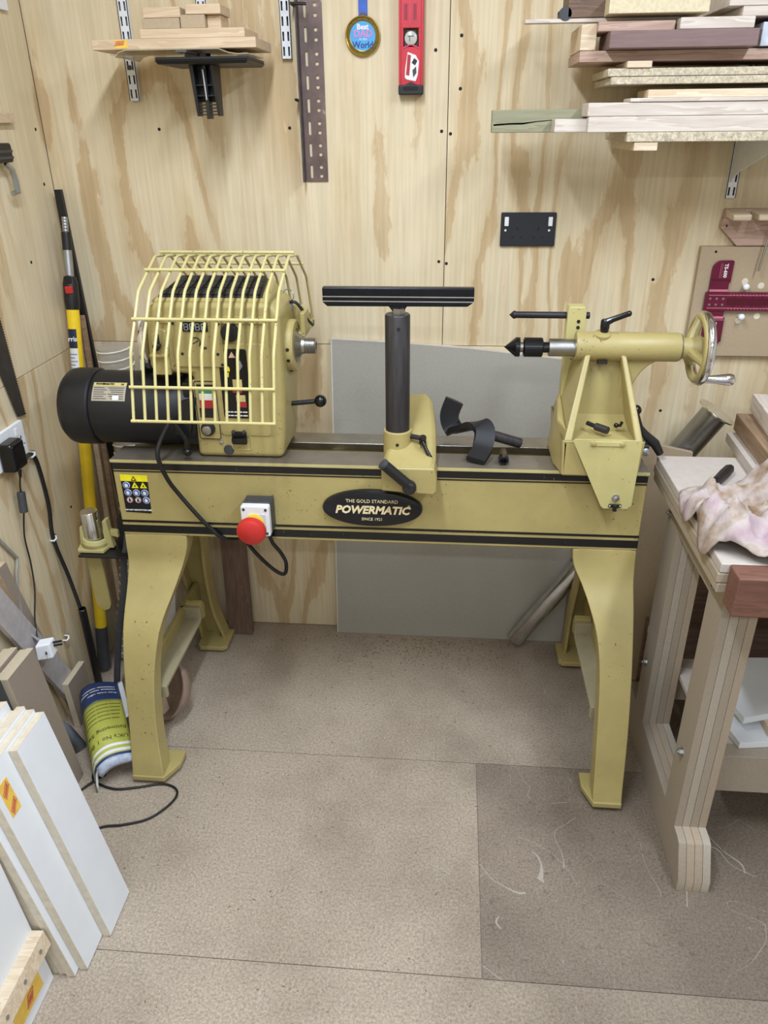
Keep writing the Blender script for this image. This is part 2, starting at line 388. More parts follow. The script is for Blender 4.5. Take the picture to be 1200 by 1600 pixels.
# stands: a front and a rear leg each, side channel section
def leg(side, front):
    if side < 0: st = [(.633, -.530, -.829, -.664), (.598, -.534, -.829, -.667), (.55, -.541, -.828, -.682), (.495, -.585, -.825, -.700), (.45, -.627, -.823, -.716), (.398, -.658, -.822, -.729), (.30, -.692, -.821, -.741), (.17, -.722, -.818, -.744), (.06, -.754, -.815, -.733), (.013, -.766, -.815, -.728)]
    else: st = [(.633, -.530, .315, .470), (.590, -.536, .321, .470), (.545, -.552, .343, .470), (.50, -.585, .362, .470), (.435, -.622, .382, .470), (.345, -.668, .391, .469), (.209, -.718, .392, .468), (.06, -.752, .394, .467), (.013, -.766, .395, .467)]
    rings = []
    sg = 1 if front else -1
    for z, y, xl, xr in st:
        if not front: y = 2*(-.425)-y; y = min(y, -.085)
        d, t = .055*sg, .010
        rings.append([(xl, y, z), (xr, y, z), (xr, y+d, z+.0), (xr-t, y+d, z), (xr-t, y+t*sg, z), (xl+t, y+t*sg, z), (xl+t, y+d, z), (xl, y+d, z)])
    # resample smoothly along z
    R = []
    for i in range(8):
        col = smooth_path([r[i] for r in rings], 3); R.append(col)
    rings2 = [[R[i][j] for i in range(8)] for j in range(len(R[0]))]
    L = MB().loft(rings2).build('leg', YEL, lathe, .003, 2, 50)
    y0 = st[-1][1]; y0 = y0 if front else min(2*-.425-y0, -.085)
    xl, xr = st[-1][2], st[-1][3]
    ya, yb = (y0, y0+.105) if front else (y0-.105, y0)
    xa, xb = (xl, xr+.03) if side < 0 else (xl-.03, xr)
    if not front: xa, xb = (xl, xr+.014) if side < 0 else (xl-.02, xr)
    MB().xy([(xl, ya), (xr, ya), (xr+(.028 if side < 0 else 0), ya+.055), (xr+(.028 if side < 0 else 0), yb), (xl-(.022 if side > 0 else 0), yb), (xl-(.022 if side > 0 else 0), ya+.055)] if front else [(xa, ya+.012), (xa+.012, ya), (xb-.012, ya), (xb, ya+.012), (xb, yb), (xa, yb)], .012, .028).build('foot_plate', YEL, L, .003)
    bx = xb-.03 if side < 0 else xa+.03
    if front: bx = (xl+xr)/2
    by = (ya+yb)/2-.01*sg
    MB().cyl((bx, by, .02), (bx, by, .066), .005).cyl((bx, by, .028), (bx, by, .036), .010, None, 6).build('levelling_bolt', ZNC, L)
    MB().rev([(.024, 0), (.024, .008), (.012, .014)], (bx, by, 0), (0, 0, 1)).build('levelling_pad', DGR, L)
    MB().box(st[0][2]+.012, st[0][3]-.012, min(LF, LF) if front else LB-.03, LF+.03 if front else LB, .622, .634).build('mounting_flange', YEL, L, .002)
    return L
for sd in (-1, 1):
    for fr in (True, False): leg(sd, fr)
    # cross bar with the shelf ledge on its inner side
    if sd < 0: xo, xi, xe = -.806, -.790, -.740
    else: xo, xi, xe = .452, .436, .388
    a, b = min(xo, xi), max(xo, xi)
    MB().yz([(-.70, .20), (-.66, .33), (-.55, .42), (-.425, .45), (-.30, .42), (-.19, .33), (-.15, .20), (-.18, .19), (-.24, .28), (-.425, .31), (-.60, .28), (-.67, .19)] if False else
            [(-.700, .185), (-.688, .262), (-.162, .262), (-.148, .185)], a, b).build('cross_bar', YEL, lathe, .004)
    lg = MB(); a, b = min(xe, xo), max(xe, xo)
    lg.box(a, b, -.62, -.30, .212, .224); lg.box(a, b, -.632, -.618, .185, .224); lg.box(a, b, -.312, -.298, .212, .262)
    lg.build('shelf_ledge', painted('dusty_mustard_paint', (158, 148, 118), rough=.75), lathe, .003)
    MB().yz([(-.300, .215), (-.27, .205), (-.265, .25), (-.285, .275), (-.30, .27)], min(xi, xe-.0*sd), max(xi, xe)).build('ledge_web', YEL, lathe, .003)

# --- headstock
hs = MB()
hs.xz([(-.615, .846), (-.402, .846), (-.394, .90), (-.386, 1.02), (-.386, 1.195), (-.405, 1.222), (-.672, 1.222), (-.700, 1.205), (-.707, 1.062), (-.605, 1.052), (-.612, .95)], -.505, -.335)
hs = hs.build('headstock', YEL, lathe, .014, 3)
# top: sloping deck with black ribbed cover
MB().hexa([(-.690, -.492, 1.218), (-.410, -.492, 1.218), (-.410, -.350, 1.218), (-.690, -.350, 1.218), (-.682, -.482, 1.226), (-.418, -.482, 1.226), (-.425, -.360, 1.252), (-.66, -.360, 1.252)]).build('top_deck', YEL, hs, .006)
cv = MB().hexa([(-.676, -.478, 1.226), (-.428, -.478, 1.226), (-.440, -.364, 1.2505), (-.650, -.364, 1.2505), (-.672, -.475, 1.233), (-.432, -.475, 1.233), (-.444, -.366, 1.2565), (-.646, -.366, 1.2565)]).build('top_cover', BLK, hs, .003)
rb = MB()
for j in range(3):
    t0, t1 = j/3+.02, (j+1)/3-.02
    for i in range(8):
        u0, u1 = i/8+.008, (i+1)/8-.008
        def P(u, t): 
            y = -.475+(.109)*t; z = 1.2332+.0235*t; xl = -.670+.022*t; xr = -.434-.008*t
            return (xl+(xr-xl)*u, y, z)
        q = [P(u0, t0), P(u1, t0), P(u1, t1), P(u0, t1)]
        rb.hexa([Vector(x) for x in q]+[Vector(x)+Vector((0, -.0004, .0022)) for x in q])
rb.build('cover_ribs', plain('dark_rubber', (46, 45, 44), .7), hs, .0006)
FY = -.505
pn = MB().xz(rrect(-.672, -.418, 1.176, 1.192, .006), FY-.004, FY+.002).build('casting_rib', YEL, hs, .001)
cp = MB().xz(rrect(-.640, -.522, 1.075, 1.185, .004), FY-.006, FY+.002).build('control_panel', YEL, hs, .0015)
ds = MB().xz(rrect(-.612, -.553, 1.158, 1.180, .001), FY-.0085, FY-.004).build('speed_display', BLKG, hs, .0006)
LCD = plain('display_digit', (176, 190, 196), .4)
segs = [((0, 1), (1, 1)), ((0, 0), (1, 0)), ((0, .5), (1, .5)), ((0, .5), (0, 1)), ((1, .5), (1, 1)), ((0, 0), (0, .5)), ((1, 0), (1, .5))]
mb = MB()
for d in range(4):
    x0 = -.6075+d*.0134
    for (a, b), (c, d2) in segs:
        xa, xb = x0+.0085*min(a, c), x0+.0085*max(a, c); za, zb = 1.162+.014*min(b, d2), 1.162+.014*max(b, d2)
        mb.box(xa-.0007, xb+.0007, FY-.0091, FY-.0083, za-.0007, zb+.0007)
mb.build('display_digits', LCD, ds)
sy = MB(); sy.tube([(-.585+.011*cos(t), FY-.0065, 1.135+.009*sin(t)) for t in [radians(q) for q in range(-40, 230, 30)]], .0012, 6)
sy.tube([(-.592, FY-.0065, 1.13), (-.578, FY-.0065, 1.137)], .001, 6); sy.tube([(-.578, FY-.0065, 1.125), (-.565, FY-.0065, 1.137)], .0012, 6)
sy.build('panel_symbol', BLK, cp)
text('panel_lettering', 'MIN', .008, (-.568, FY-.0068, 1.120), (1, 0, 0), (0, 0, 1), BLK, cp, bold=.0004)
for x, z in ((-.634, 1.176), (-.528, 1.176), (-.620, 1.106), (-.536, 1.106), (-.634, 1.081), (-.528, 1.081)):
    MB().rev([(.0035, 0), (.0035, .002), (.002, .003)], (x, FY-.005, z), (0, -1, 0), 10).build('panel_screw', BLK, cp)
MB().rev([(.021, 0), (.021, .010), (.019, .015), (.014, .016)], (-.503, FY, 1.156), (0, -1, 0), 24).build('stop_button', BLK, hs)
for x, z in ((-.668, 1.186), (-.462, 1.186)):
    MB().rev([(.007, 0), (.007, .004), (.004, .005)], (x, FY-.002, z), (0, -1, 0), 12).build('cover_screw', ZNC, hs)
# latch at the left of the panel
lt = MB().xz([(-.690, 1.055), (-.652, 1.055), (-.652, 1.158), (-.665, 1.166), (-.690, 1.150)], FY-.010, FY+.002)
lt.box(-.694, -.652, FY-.024, FY, 1.100, 1.108)
lt = lt.build('index_latch', YEL, hs, .003)
MB().box(-.674, -.669, FY-.0108, FY-.008, 1.128, 1.152).build('latch_slot', BLK, lt)
MB().rev([(.006, 0), (.006, .006), (.009, .008), (.009, .018), (.006, .020)], (-.672, FY-.010, 1.126), (0, -1, 0), 16).build('latch_knob', BLKG, lt)
# access door and its black warning plate
dr = MB().xz(rrect(-.548, -.425, .905, 1.130, .008), FY-.003, FY+.002).build('access_door', YEL, hs, .0015)
wp = MB().xz(rrect(-.537, -.470, .950, 1.118, .006), FY-.005, FY-.002).build('warning_plate', BLKG, hs, .0008)
def flat(pts, y, mat, name, par): return MB().xz(pts, y-.0008, y+.0006).build(name, mat, par)
TAN = plain('tan_print', (206, 190, 120), .5); REDP = plain('red_print', (170, 40, 44), .5); YLP = plain('yellow_print', (236, 216, 40), .45)
WHP = plain('white_print', (230, 230, 228), .5, 0, .02); GRNP = plain('green_print', (60, 140, 92), .5); ORP = plain('orange_print', (214, 176, 150), .5)
yw = FY-.0052
flat([(-.512, 1.098), (-.496, 1.098), (-.504, 1.112)], yw, ORP, 'warning_triangle', wp)
flat(circ(-.519, 1.070, .007, .008, 14), yw, YLP, 'warning_picture', wp); flat([(-.522, 1.052), (-.516, 1.052), (-.515, 1.066), (-.523, 1.066)], yw, YLP, 'warning_picture', wp)
flat([(-.493, 1.062), (-.481, 1.078), (-.486, 1.092), (-.495, 1.082)], yw, plain('grey_print', (120, 124, 124), .5), 'warning_picture', wp)
flat([(-.508, 1.028), (-.486, 1.028), (-.486, 1.046), (-.508, 1.046)], yw, TAN, 'warning_picture', wp)
flat([(-.510, 1.014), (-.488, 1.014), (-.488, 1.027), (-.510, 1.027)], yw, REDP, 'warning_picture', wp)
flat([(-.503, .992), (-.481, .992), (-.481, 1.008), (-.503, 1.008)], yw, TAN, 'warning_picture', wp)
flat([(-.500, .978), (-.480, .978), (-.480, .991), (-.500, .991)], yw, REDP, 'warning_picture', wp)
for z in (.966, .957):
    for xa, xb in ((-.529, -.522), (-.5205, -.513), (-.511, -.4985), (-.497, -.492), (-.490, -.479)): flat([(xa, z-.0013), (xb, z-.0013), (xb, z+.0013), (xa, z+.0013)], yw, WHP, 'small_print', wp)
# speed scale, dial and switch
sp = MB().xz(rrect(-.606, -.548, .892, 1.043, .003), FY-.003, FY+.001).build('speed_panel', YEL, hs, .0005)
mb = MB(); fr = [(x, FY-.0035, z) for x, z in rrect(-.603, -.551, .895, 1.040, .006)]; mb.tube(fr, .0011, 6, True); mb.build('panel_outline', BLK, sp)
for z0, z1, m in ((1.010, 1.026, GRNP), (.994, 1.010, WHP), (.974, .994, REDP)):
    flat([(-.593, z0), (-.562, z0), (-.562, z1), (-.593, z1)], FY-.004, m, 'speed_band', sp)
flat([(-.596, .950), (-.560, .950), (-.560, .974), (-.596, .974)], FY-.0035, BLK, 'speed_band_dark', sp)
flat([(-.597, 1.026), (-.558, 1.026), (-.558, 1.032), (-.597, 1.032)], FY-.0035, BLK, 'speed_band_dark', sp)
kn = MB().rev([(.0175, 0), (.0165, .010), (.0125, .011)], (-.580, FY-.003, .922), (0, -1, 0), 24).build('speed_knob', BLK, hs, .0008)
MB().rev([(.0118, .010), (.0112, .017), (.010, .0178)], (-.580, FY-.003, .922), (0, -1, 0), 24).build('knob_face', STL, kn)
sw = MB().xz(rrect(-.523, -.487, .884, .916, .003), FY-.010, FY+.002)
sw.box(-.521, -.489, FY-.022, FY-.008, .892, .904)
sw = sw.build('rocker_switch', BLKG, hs, .002)
for x in (-.518, -.492): MB().cyl((x, FY-.006, .917), (x, FY-.012, .917), .004).build('switch_screw', DGR, sw)
ol = MB(); ol.tube([(x, FY-.001, z) for x, z in rrect(-.526, -.478, .868, .905, .006)], .0013, 6, True); ol.build('switch_recess_rim', YEL2, hs)
MB().rev([(.013, 0), (.012, .003), (.004, .0035)], (-.536, FY, .866), (0, -1, 0), 20).build('round_plug', DGR, hs)
MB().rev([(.005, 0), (.005, .003), (.003, .004)], (-.552, FY, .886), (0, -1, 0), 12).build('door_screw', ZNC, hs)
# spindle boss and nose
bs = MB().rev([(.062, 0), (.062, .022), (.058, .027), (.040, .027), (.040, .012)], (-.395, -.42, 1.105), (1, 0, 0), 32).build('spindle_boss', YEL, hs, .001)
for a in (200, 175, 240): MB().cyl((-.379, -.42+.0615*cos(radians(a)), 1.105+.0615*sin(radians(a+0))), (-.379, -.42+.063*cos(radians(a)), 1.105+.063*sin(radians(a))), .0042, None, 10).build('index_hole', DARK, bs)
sn = MB().rev([(.039, .014), (.039, .026), (.030, .030), (.026, .036), (.020, .040), (.0195, .046)], (-.395, -.42, 1.105), (1, 0, 0), 28).build('spindle', STL, lathe)
th = [(.0195, .046)]
for i in range(6): th += [(.0195, .0475+i*.0042), (.0178, .0490+i*.0042), (.0195, .0508+i*.0042)]
th += [(.017, .0735), (.009, .0735), (.009, .06)]
MB().rev(th, (-.395, -.42, 1.105), (1, 0, 0), 24).build('spindle_thread', STL, sn)
# outboard handwheel
hw = MB().rev([(.02, -.04), (.02, -.008), (.055, -.006), (.062, 0), (.064, .008), (.060, .018), (.05, .020), (.022, .012), (.022, .026), (.012, .026)], (-.720, -.42, 1.105), (-1, 0, 0), 32).build('outboard_handwheel', CHR, lathe)
# shift lever with ball
lv = MB().tube([(-.402, -.42, .958), (-.33, -.42, .966)], .006, 10).build('belt_lever', BLK, lathe)
MB().sph((-.318, -.42, .967), .0155, 20).build('lever_ball', BLKG, lv)
# motor
mt = MB().rev([(.060, .0), (.090, .006), (.0915, .02), (.0915, .265), (.085, .275)], (-.885, -.415, .941), (1, 0, 0), 40).build('motor', BLKM, lathe, .001)
MB().rev([(.060, 0), (.082, .004), (.093, .016), (.0965, .03), (.0965, .082), (.0925, .086)], (-.965, -.415, .941), (1, 0, 0), 40).build('fan_cover', BLKM, mt, .001)
MB().box(-.64, -.60, -.49, -.345, .87, 1.03).build('motor_plate', BLK, mt, .004)
# nameplate lies on the curved shell, towards the camera and up
PX0, PX1 = -.868, -.784
def shell(a, x, r=.0921): a = radians(a); return Vector((x, -.415+r*cos(a), .941+r*sin(a)))
def arc(nm, a0, a1, x0, x1, mat, r, par):
    m_ = MB(); vs = []; n = 6
    for i in range(n+1): vs += [shell(a0+(a1-a0)*i/n, x0, r), shell(a0+(a1-a0)*i/n, x1, r)]
    m_.add(vs, [(2*i, 2*i+1, 2*i+3, 2*i+2) for i in range(n)]); return m_.build(nm, mat, par)
# 90 deg is the top of the shell, 180 deg faces the camera side
npl = arc('nameplate', 122, 153, PX0, PX1, plain('plate_silver', (182, 176, 160), .4, .4, .06), .0921, mt)
arc('nameplate_band', 122.5, 129, PX0+.001, PX1-.001, TAN, .0924, npl)
text('nameplate_lettering', 'POWERMATIC', .007, shell(125.5, -.838, .0930), (1, 0, 0), (0, .80, .60), BLK, npl, bold=.0003)
text('nameplate_lettering', 'CE', .0055, shell(126, -.795, .0930), (1, 0, 0), (0, .80, .60), BLK, npl, bold=.0002)
for k_, a in enumerate((131.5, 135, 138.5, 142, 145.5, 149)):
    arc('nameplate_print', a, a+1.1, PX0+.004, PX0+.030+.006*(k_ % 2), DGR, .0924, npl); arc('nameplate_print', a, a+1.1, PX0+.040+.004*(k_ % 3), PX1-.005, DGR, .0924, npl)
arc('nameplate_print', 144.5, 151.5, PX0+.052, PX0+.068, WHP, .0926, npl)
# terminal hose and guard-switch parts under the cage
gb = MB().hexa([(-.665, -.515, .905), (-.625, -.515, .905), (-.625, -.50, .905), (-.665, -.50, .905), (-.640, -.515, .99), (-.600, -.515, 1.0), (-.600, -.50, 1.0), (-.640, -.50, .99)]).build('motor_bracket', BLK, mt, .003)
mb = MB(); mb.tube(smooth_path([(-.735, -.40, 1.02), (-.75, -.42, 1.045), (-.72, -.43, 1.062), (-.675, -.43, 1.05), (-.655, -.43, 1.03)]), .009, 10); mb.build('motor_cable', RUB, mt)
mb = MB(); mb.tube([(-.655, -.53, .945), (-.63, -.53, .90), (-.632, -.53, .875)], .007, 10); mb.sph((-.632, -.53, .868), .0105, 12); mb.build('lock_lever', BLKG, lathe)

# --- spindle guard cage
gx0, gx1 = -.697, -.380
prof = [(-.660, .995), (-.6205, 1.135), (-.528, 1.250), (-.398, 1.306), (-.300, 1.296), (-.185, 1.224), (-.120, 1.100)]
def rnd(pr, r=.009):
    out = [Vector(pr[0])]
    for i in range(1, len(pr)-1):
        a, b, c = Vector(pr[i-1]), Vector(pr[i]), Vector(pr[i+1])
        p = b+(a-b).normalized()*min(r, (a-b).length*.4); q = b+(c-b).normalized()*min(r, (c-b).length*.4)
        out += [p, (p+q)/4+b/2, q]
    return out+[Vector(pr[-1])]
pr = rnd(prof)
gd = MB()
gd.tube([(gx0-.004, -.664, .995), (gx1+.004, -.664, .995)], .0036, 8)
gd = gd.build('spindle_guard', GRD, lathe)
for (y, z) in ((-.6455, 1.067), (-.576, 1.200), (-.462, 1.286), (-.350, 1.3085), (-.240, 1.266), (-.120, 1.100)):
    MB().tube([(gx0-.004, y, z), (gx1+.004, y, z)], .0036, 8).build('guard_bar', GRD, gd)
for i in range(13):
    x = gx0+(gx1-gx0)*i/12
    MB().tube([(x, p.x, p.y) for p in pr], .0034, 8).build('guard_wire', GRD, gd)
MB().box(-.412, -.378, -.150, -.115, 1.082, 1.104).box(-.70, -.378, -.128, -.112, 1.084, 1.100).build('guard_rail', YEL, gd, .002)
hb = MB().xz([(-.405, 1.125), (-.352, 1.125), (-.352, 1.175), (-.362, 1.185), (-.405, 1.185)], -.345, -.335)
hb.xz([(-.395, 1.120), (-.350, 1.120), (-.350, 1.132), (-.395, 1.132)], -.40, -.33); hb.box(-.362, -.350, -.40, -.34, 1.125, 1.178)
hb.box(-.40, -.385, -.34, -.12, 1.085, 1.12)
hb.build('hinge_bracket', YEL, lathe, .003)
rg = MB().torus((-.392, -.37, 1.213), (.3, 1, 0), .014, .0012, 20, 6); rg.cyl((-.388, -.37, 1.18), (-.388, -.37, 1.202), .006)
rg.build('guard_pin', ZNC, lathe)
MB().tube(smooth_path([(-.388, -.375, 1.198), (-.374, -.375, 1.197), (-.360, -.37, 1.178), (-.352, -.36, 1.155), (-.350, -.33, 1.14), (-.353, -.28, 1.122)]), .0038, 8).build('guard_cable', RUB, lathe)

# --- badge
bd = MB().loft([[(-.181+a*.1235, y, .7345+b*.0485) for a, b in [(cos(2*pi*i/48), sin(2*pi*i/48)) for i in range(48)]] for y, in ((-.529,),)] +
               [[(-.181+(.1235-d)*cos(2*pi*i/48), y, .7345+(.0485-d)*sin(2*pi*i/48)) for i in range(48)] for y, d in ((-.541, 0), (-.5455, .0025), (-.547, .007))]).build('badge', plain('badge_navy_black', (16, 18, 26), .25), lathe)
CRM = plain('cream_lettering', (238, 222, 176), .4); 
text('badge_lettering', 'POWERMATIC', .0285, (-.181, -.5474, .7325), (1, 0, 0), (0, 0, 1), CRM, bd, .0006, shear=.25, bold=.0011, sx=.985)
text('badge_lettering', 'THE GOLD STANDARD', .0125, (-.181, -.5474, .7565), (1, 0, 0), (0, 0, 1), CRM, bd, .0004, sx=.98)
text('badge_lettering', 'SINCE 1921', .0105, (-.181, -.5474, .7080), (1, 0, 0), (0, 0, 1), CRM, bd, .0004)
text('badge_lettering', '®', .009, (-.0905, -.5474, .745), (1, 0, 0), (0, 0, 1), CRM, bd, .0003)
# --- safety label at the left end
LBK = plain('label_black', (14, 14, 24), .4); LYE = plain('label_yellow', (244, 232, 30), .45); LBL = plain('label_blue', (52, 92, 176), .45)
lb = MB().xz([(-.813, .700), (-.747, .697), (-.744, .786), (-.813, .787)], LF-.0012, LF+.001).build('safety_label', LBK, lathe)
flat([(-.813, .7865), (-.744, .7855), (-.743, .802), (-.813, .803)], LF-.0008, LYE, 'label_header', lb)
yl = LF-.0018
def tri(cx, cz, r, m, n): flat([(cx-r, cz-.8*r), (cx+r, cz-.8*r), (cx, cz+r)], yl, m, n, lb)
tri(-.779, .7935, .007, BLK, 'label_symbol'); 
MB().xz([(-.7825, .7905), (-.7755, .7905), (-.779, .7965)], yl-.0012, yl).build('label_symbol', LYE, lb)
for r in range(3):
    for c_ in range(3):
        cx, cz = -.800+c_*.0215+r*.0012, .775-r*.0205
        if r == 0 and c_ > 0:
            tri(cx, cz, .0088, LYE, 'label_symbol'); MB().xz([(cx-.002, cz-.003), (cx+.003, cz-.003), (cx+.001, cz+.003)], yl-.0014, yl).build('label_symbol', BLK, lb)
        elif r == 2 and c_ < 2:
            flat(circ(cx, cz, .0078, .0078, 18), yl, WHP, 'label_symbol', lb); MB().xz([(cx-.0025, cz-.004), (cx+.004, cz-.004), (cx+.001, cz+.005), (cx-.002, cz+.004)], yl-.0014, yl).build('label_symbol', BLK, lb)
            MB().torus((cx, yl-.0006, cz), (0, 1, 0), .0068, .0008, 18, 5).build('label_symbol', REDP, lb)
        else:
            flat(circ(cx, cz, .0090, .0090, 20), yl, WHP, 'label_symbol', lb); MB().xz(circ(cx, cz, .0080, .0080, 20), yl-.0012, yl).build('label_symbol', LBL, lb)
            MB().xz([(cx-.0035, cz-.004), (cx+.003, cz-.005), (cx+.0045, cz+.001), (cx, cz+.005), (cx-.004, cz+.003)], yl-.002, yl).build('label_symbol', WHP, lb)
text('label_lettering', 'DO NOT REMOVE THIS LABEL', .0052, (-.778, yl, .706), (1, 0, 0), (0, 0, 1), WHP, lb, bold=.0002)

# --- tool rest (banjo)
bj = MB()
bj.loft([[(-.150, y, .8465), (xr, y, .8465), (xr, y, zt-.012), (xr-.012, y, zt), (xl+.012, y, zt), (xl, y, zt-.012)] for y, xl, xr, zt in ((-.598, -.151, -.028, .872), (-.54, -.151, -.027, .885), (-.46, -.13, -.030, .922), (-.36, -.115, -.040, .958), (-.335, -.110, -.048, .963), (-.325, -.105, -.055, .955))])
bj.xz([(-.152, .812), (-.030, .804), (-.024, .812), (-.024, .850), (-.030, .872), (-.152, .872)], -.604, -.537)
bj = bj.build('tool_rest_base', YEL, lathe, .006, 3)
so = MB().rev([(.034, 0), (.034, .080), (.0325, .082), (.029, .082)], (-.121, -.500, .846), (0, 0, 1), 28).build('post_socket', YEL, lathe, .001)
MB().cyl((-.1195, -.5345, .900), (-.1195, -.532, .900), .004, None, 10).build('socket_hole', DARK, so)
k = NT('post_grey', .42, .5); v = k.coord((30, 30, 3)); k.base(k.ramp(k.noise(v, 4, 4, .6), [(.3, lin((52, 50, 52))), (.7, lin((72, 69, 70)))])); PST = k.m
ps = MB().rev([(.0285, 0), (.0285, .272), (.0265, .275), (.016, .275)], (-.121, -.500, .925), (0, 0, 1), 32).build('tool_rest_post', PST, lathe)
MB().cyl((-.117, -.5290, 1.172), (-.117, -.5265, 1.172), .004, None, 10).build('post_hole', DARK, ps)
MB().rev([(.0135, 0), (.0135, .017), (.0155, .017), (.0155, .004)], (-.1185, -.500, 1.196), (0, 0, 1), 6).build('post_collar', STL, ps)
# bar: yz profile swept in x, lower corners rounded off
BX0, BX1, by0 = -.287, .047, -.500
tr = MB().xz([(BX0, 1.257), (BX1, 1.257), (BX1, 1.228), (BX1-.014, 1.218), (BX0+.010, 1.217), (BX0, 1.226)], by0-.009, by0+.006)
tr.xz([(BX0, 1.2530), (BX1, 1.2530), (BX1, 1.258), (BX0, 1.258)], by0-.006, by0+.012)
tr.loft([[(-.142, by0-.006, 1.219), (-.098, by0-.006, 1.219), (-.098, by0+.006, 1.219), (-.142, by0+.006, 1.219)], [(-.131, by0-.008, 1.206), (-.108, by0-.008, 1.206), (-.108, by0+.008, 1.206), (-.131, by0+.008, 1.206)]])
tr = tr.build('tool_rest_bar', plain('black_oxide_bar', (34, 35, 40), .3, .7), lathe, .0018)
for z in (1.2385, 1.2285): MB().box(BX0+.0005, BX1-.0005, by0-.0098, by0-.0085, z-.0011, z+.0011).build('bar_edge', CHR, tr)
lv = MB().tube([(-.079, -.615, .826), (-.143, -.625, .888)], [.0125, .0125], 14)
lv = lv.build('clamp_lever', BLK, lathe, .002)
MB().rev([(.014, 0), (.016, .006), (.016, .018), (.012, .024)], (-.086, -.604, .829), (0, -1, 0), 16).build('lever_hub', OXI, lv, .001)
MB().rev([(.0130, -.001), (.0130, .006), (.005, .009)], (-.143, -.625, .888), (-.064, -.010, .062), 14).build('lever_end', DGR, lv)
rl = MB().cyl((-.088, -.51, .914), (-.055, -.525, .914), .006, None, 12).build('ratchet_lever', OXI, lathe)
MB().cyl((-.060, -.536, .908), (-.060, -.516, .914), .0085, None, 14).tube([(-.060, -.535, .910), (-.050, -.545, .893), (-.036, -.555, .868)], [.0055, .0045, .0062], 10).sph((-.035, -.556, .865), .008, 12).build('ratchet_handle', BLKG, rl)

# --- tailstock
ts = MB()
ts.box(.262, .436, -.566, -.330, .846, .93)
ts.hexa([(.262, -.566, .93), (.280, -.566, .93), (.280, -.33, .93), (.262, -.33, .93), (.309, -.452, 1.10), (.321, -.452, 1.10), (.321, -.385, 1.10), (.296, -.385, 1.10)])
ts.hexa([(.420, -.566, .93), (.436, -.566, .93), (.436, -.33, .93), (.420, -.33, .93), (.388, -.452, 1.10), (.400, -.452, 1.10), (.400, -.385, 1.10), (.388, -.385, 1.10)])
ts.hexa([(.270, -.44, .92), (.430, -.44, .92), (.430, -.33, .92), (.270, -.33, .92), (.305, -.415, 1.10), (.398, -.415, 1.10), (.398, -.385, 1.10), (.305, -.385, 1.10)])
ts.hexa([(.275, -.50, .925), (.425, -.50, .925), (.425, -.42, .925), (.275, -.42, .925), (.276, -.455, .937), (.424, -.455, .937), (.418, -.42, .965), (.282, -.42, .965)])
# flared left cheek and the curved web under the right of the barrel
ts.hexa([(.250, -.50, .846), (.264, -.560, .846), (.264, -.33, .846), (.250, -.37, .846), (.252, -.49, .955), (.266, -.55, .955), (.275, -.34, .98), (.262, -.38, .98)])
web = [(.395, 1.095), (.492, 1.095)]+[(.492-.072*sin(radians(a)), 1.083-.11+.11*cos(radians(a))) for a in range(0, 91, 10)]+[(.425, .90), (.395, .90)]
ts.xz(web, -.43, -.405)
ts = ts.build('tailstock', YEL, lathe, .005, 3)
br = MB().rev([(.0315, 0), (.0330, .004), (.0330, .232), (.0315, .236)], (.287, -.42, 1.112), (1, 0, 0), 32)
br.rev([(.020, 0), (.020, .038), (.014, .040)], (.345, -.42, 1.108), (0, -.25, 1), 16)
br.build('barrel', YEL, lathe, .001)
o = MB().box(.338, .360, -.448, -.436, 1.078, 1.086).build('barrel_slot', DARK, ts)
MB().box(.520, .5235, -.450, -.390, 1.082, 1.142).build('bearing_ring', BLK, lathe) if False else MB().cyl((.522, -.42, 1.112), (.5245, -.42, 1.112), .0305, None, 28).build('bearing_ring', BLK, lathe)
qu = MB().rev([(.018, 0), (.0205, .001), (.0205, .062)], (.226, -.42, 1.108), (1, 0, 0), 28).build('quill', STL, lathe)
lc = MB().rev([(.0002, 0), (.0225, .026), (.0225, .036), (.010, .037)], (.124, -.42, 1.108), (1, 0, 0), 28)
lc.rev([(.008, 0), (.008, .012)], (.159, -.42, 1.108), (1, 0, 0), 20)
lc.rev([(.0195, 0), (.0225, .002), (.0225, .043), (.020, .045)], (.168, -.42, 1.108), (1, 0, 0), 28)
lc.rev([(.0125, 0), (.0125, .018)], (.212, -.42, 1.108), (1, 0, 0), 20)
lc = lc.build('live_centre', BLKG, lathe, .0006)
MB().cyl((.1605, -.42, 1.108), (.1675, -.42, 1.108), .0115, None, 20).build('centre_collar', STL, lc)
# rear post with knock-out rod
bp = MB().xz([(.272, .86), (.316, .86), (.314, 1.186), (.310, 1.192), (.275, 1.192), (.271, 1.186)], -.372, -.332).build('rear_post', YEL2, lathe, .003)
for z in (1.158, 1.144, 1.131): MB().cyl((.297, -.3735, z), (.297, -.3715, z), .0042, None, 10).build('post_hole', DARK, bp)
kr = MB().rev([(.0002, 0), (.0095, .010), (.0095, .014), (.008, .016), (.008, .137)], (.136, -.352, 1.168), (1, 0, 0), 16)
kr.rev([(.008, 0), (.008, .012), (.006, .013)], (.312, -.352, 1.168), (1, 0, 0), 16)
kr.build('knock_out_rod', OXI, lathe)
ql = MB().rev([(.0085, 0), (.0105, .010), (.0105, .026), (.008, .030)], (.349, -.425, 1.146), (0, 0, 1), 16)
ql.tube([(.352, -.428, 1.170), (.365, -.43, 1.177), (.396, -.44, 1.192)], [.0085, .007, .0065], 10); ql.sph((.396, -.44, 1.192), .0068, 12)
ql.build('quill_lock_lever', BLKG, lathe, .001)
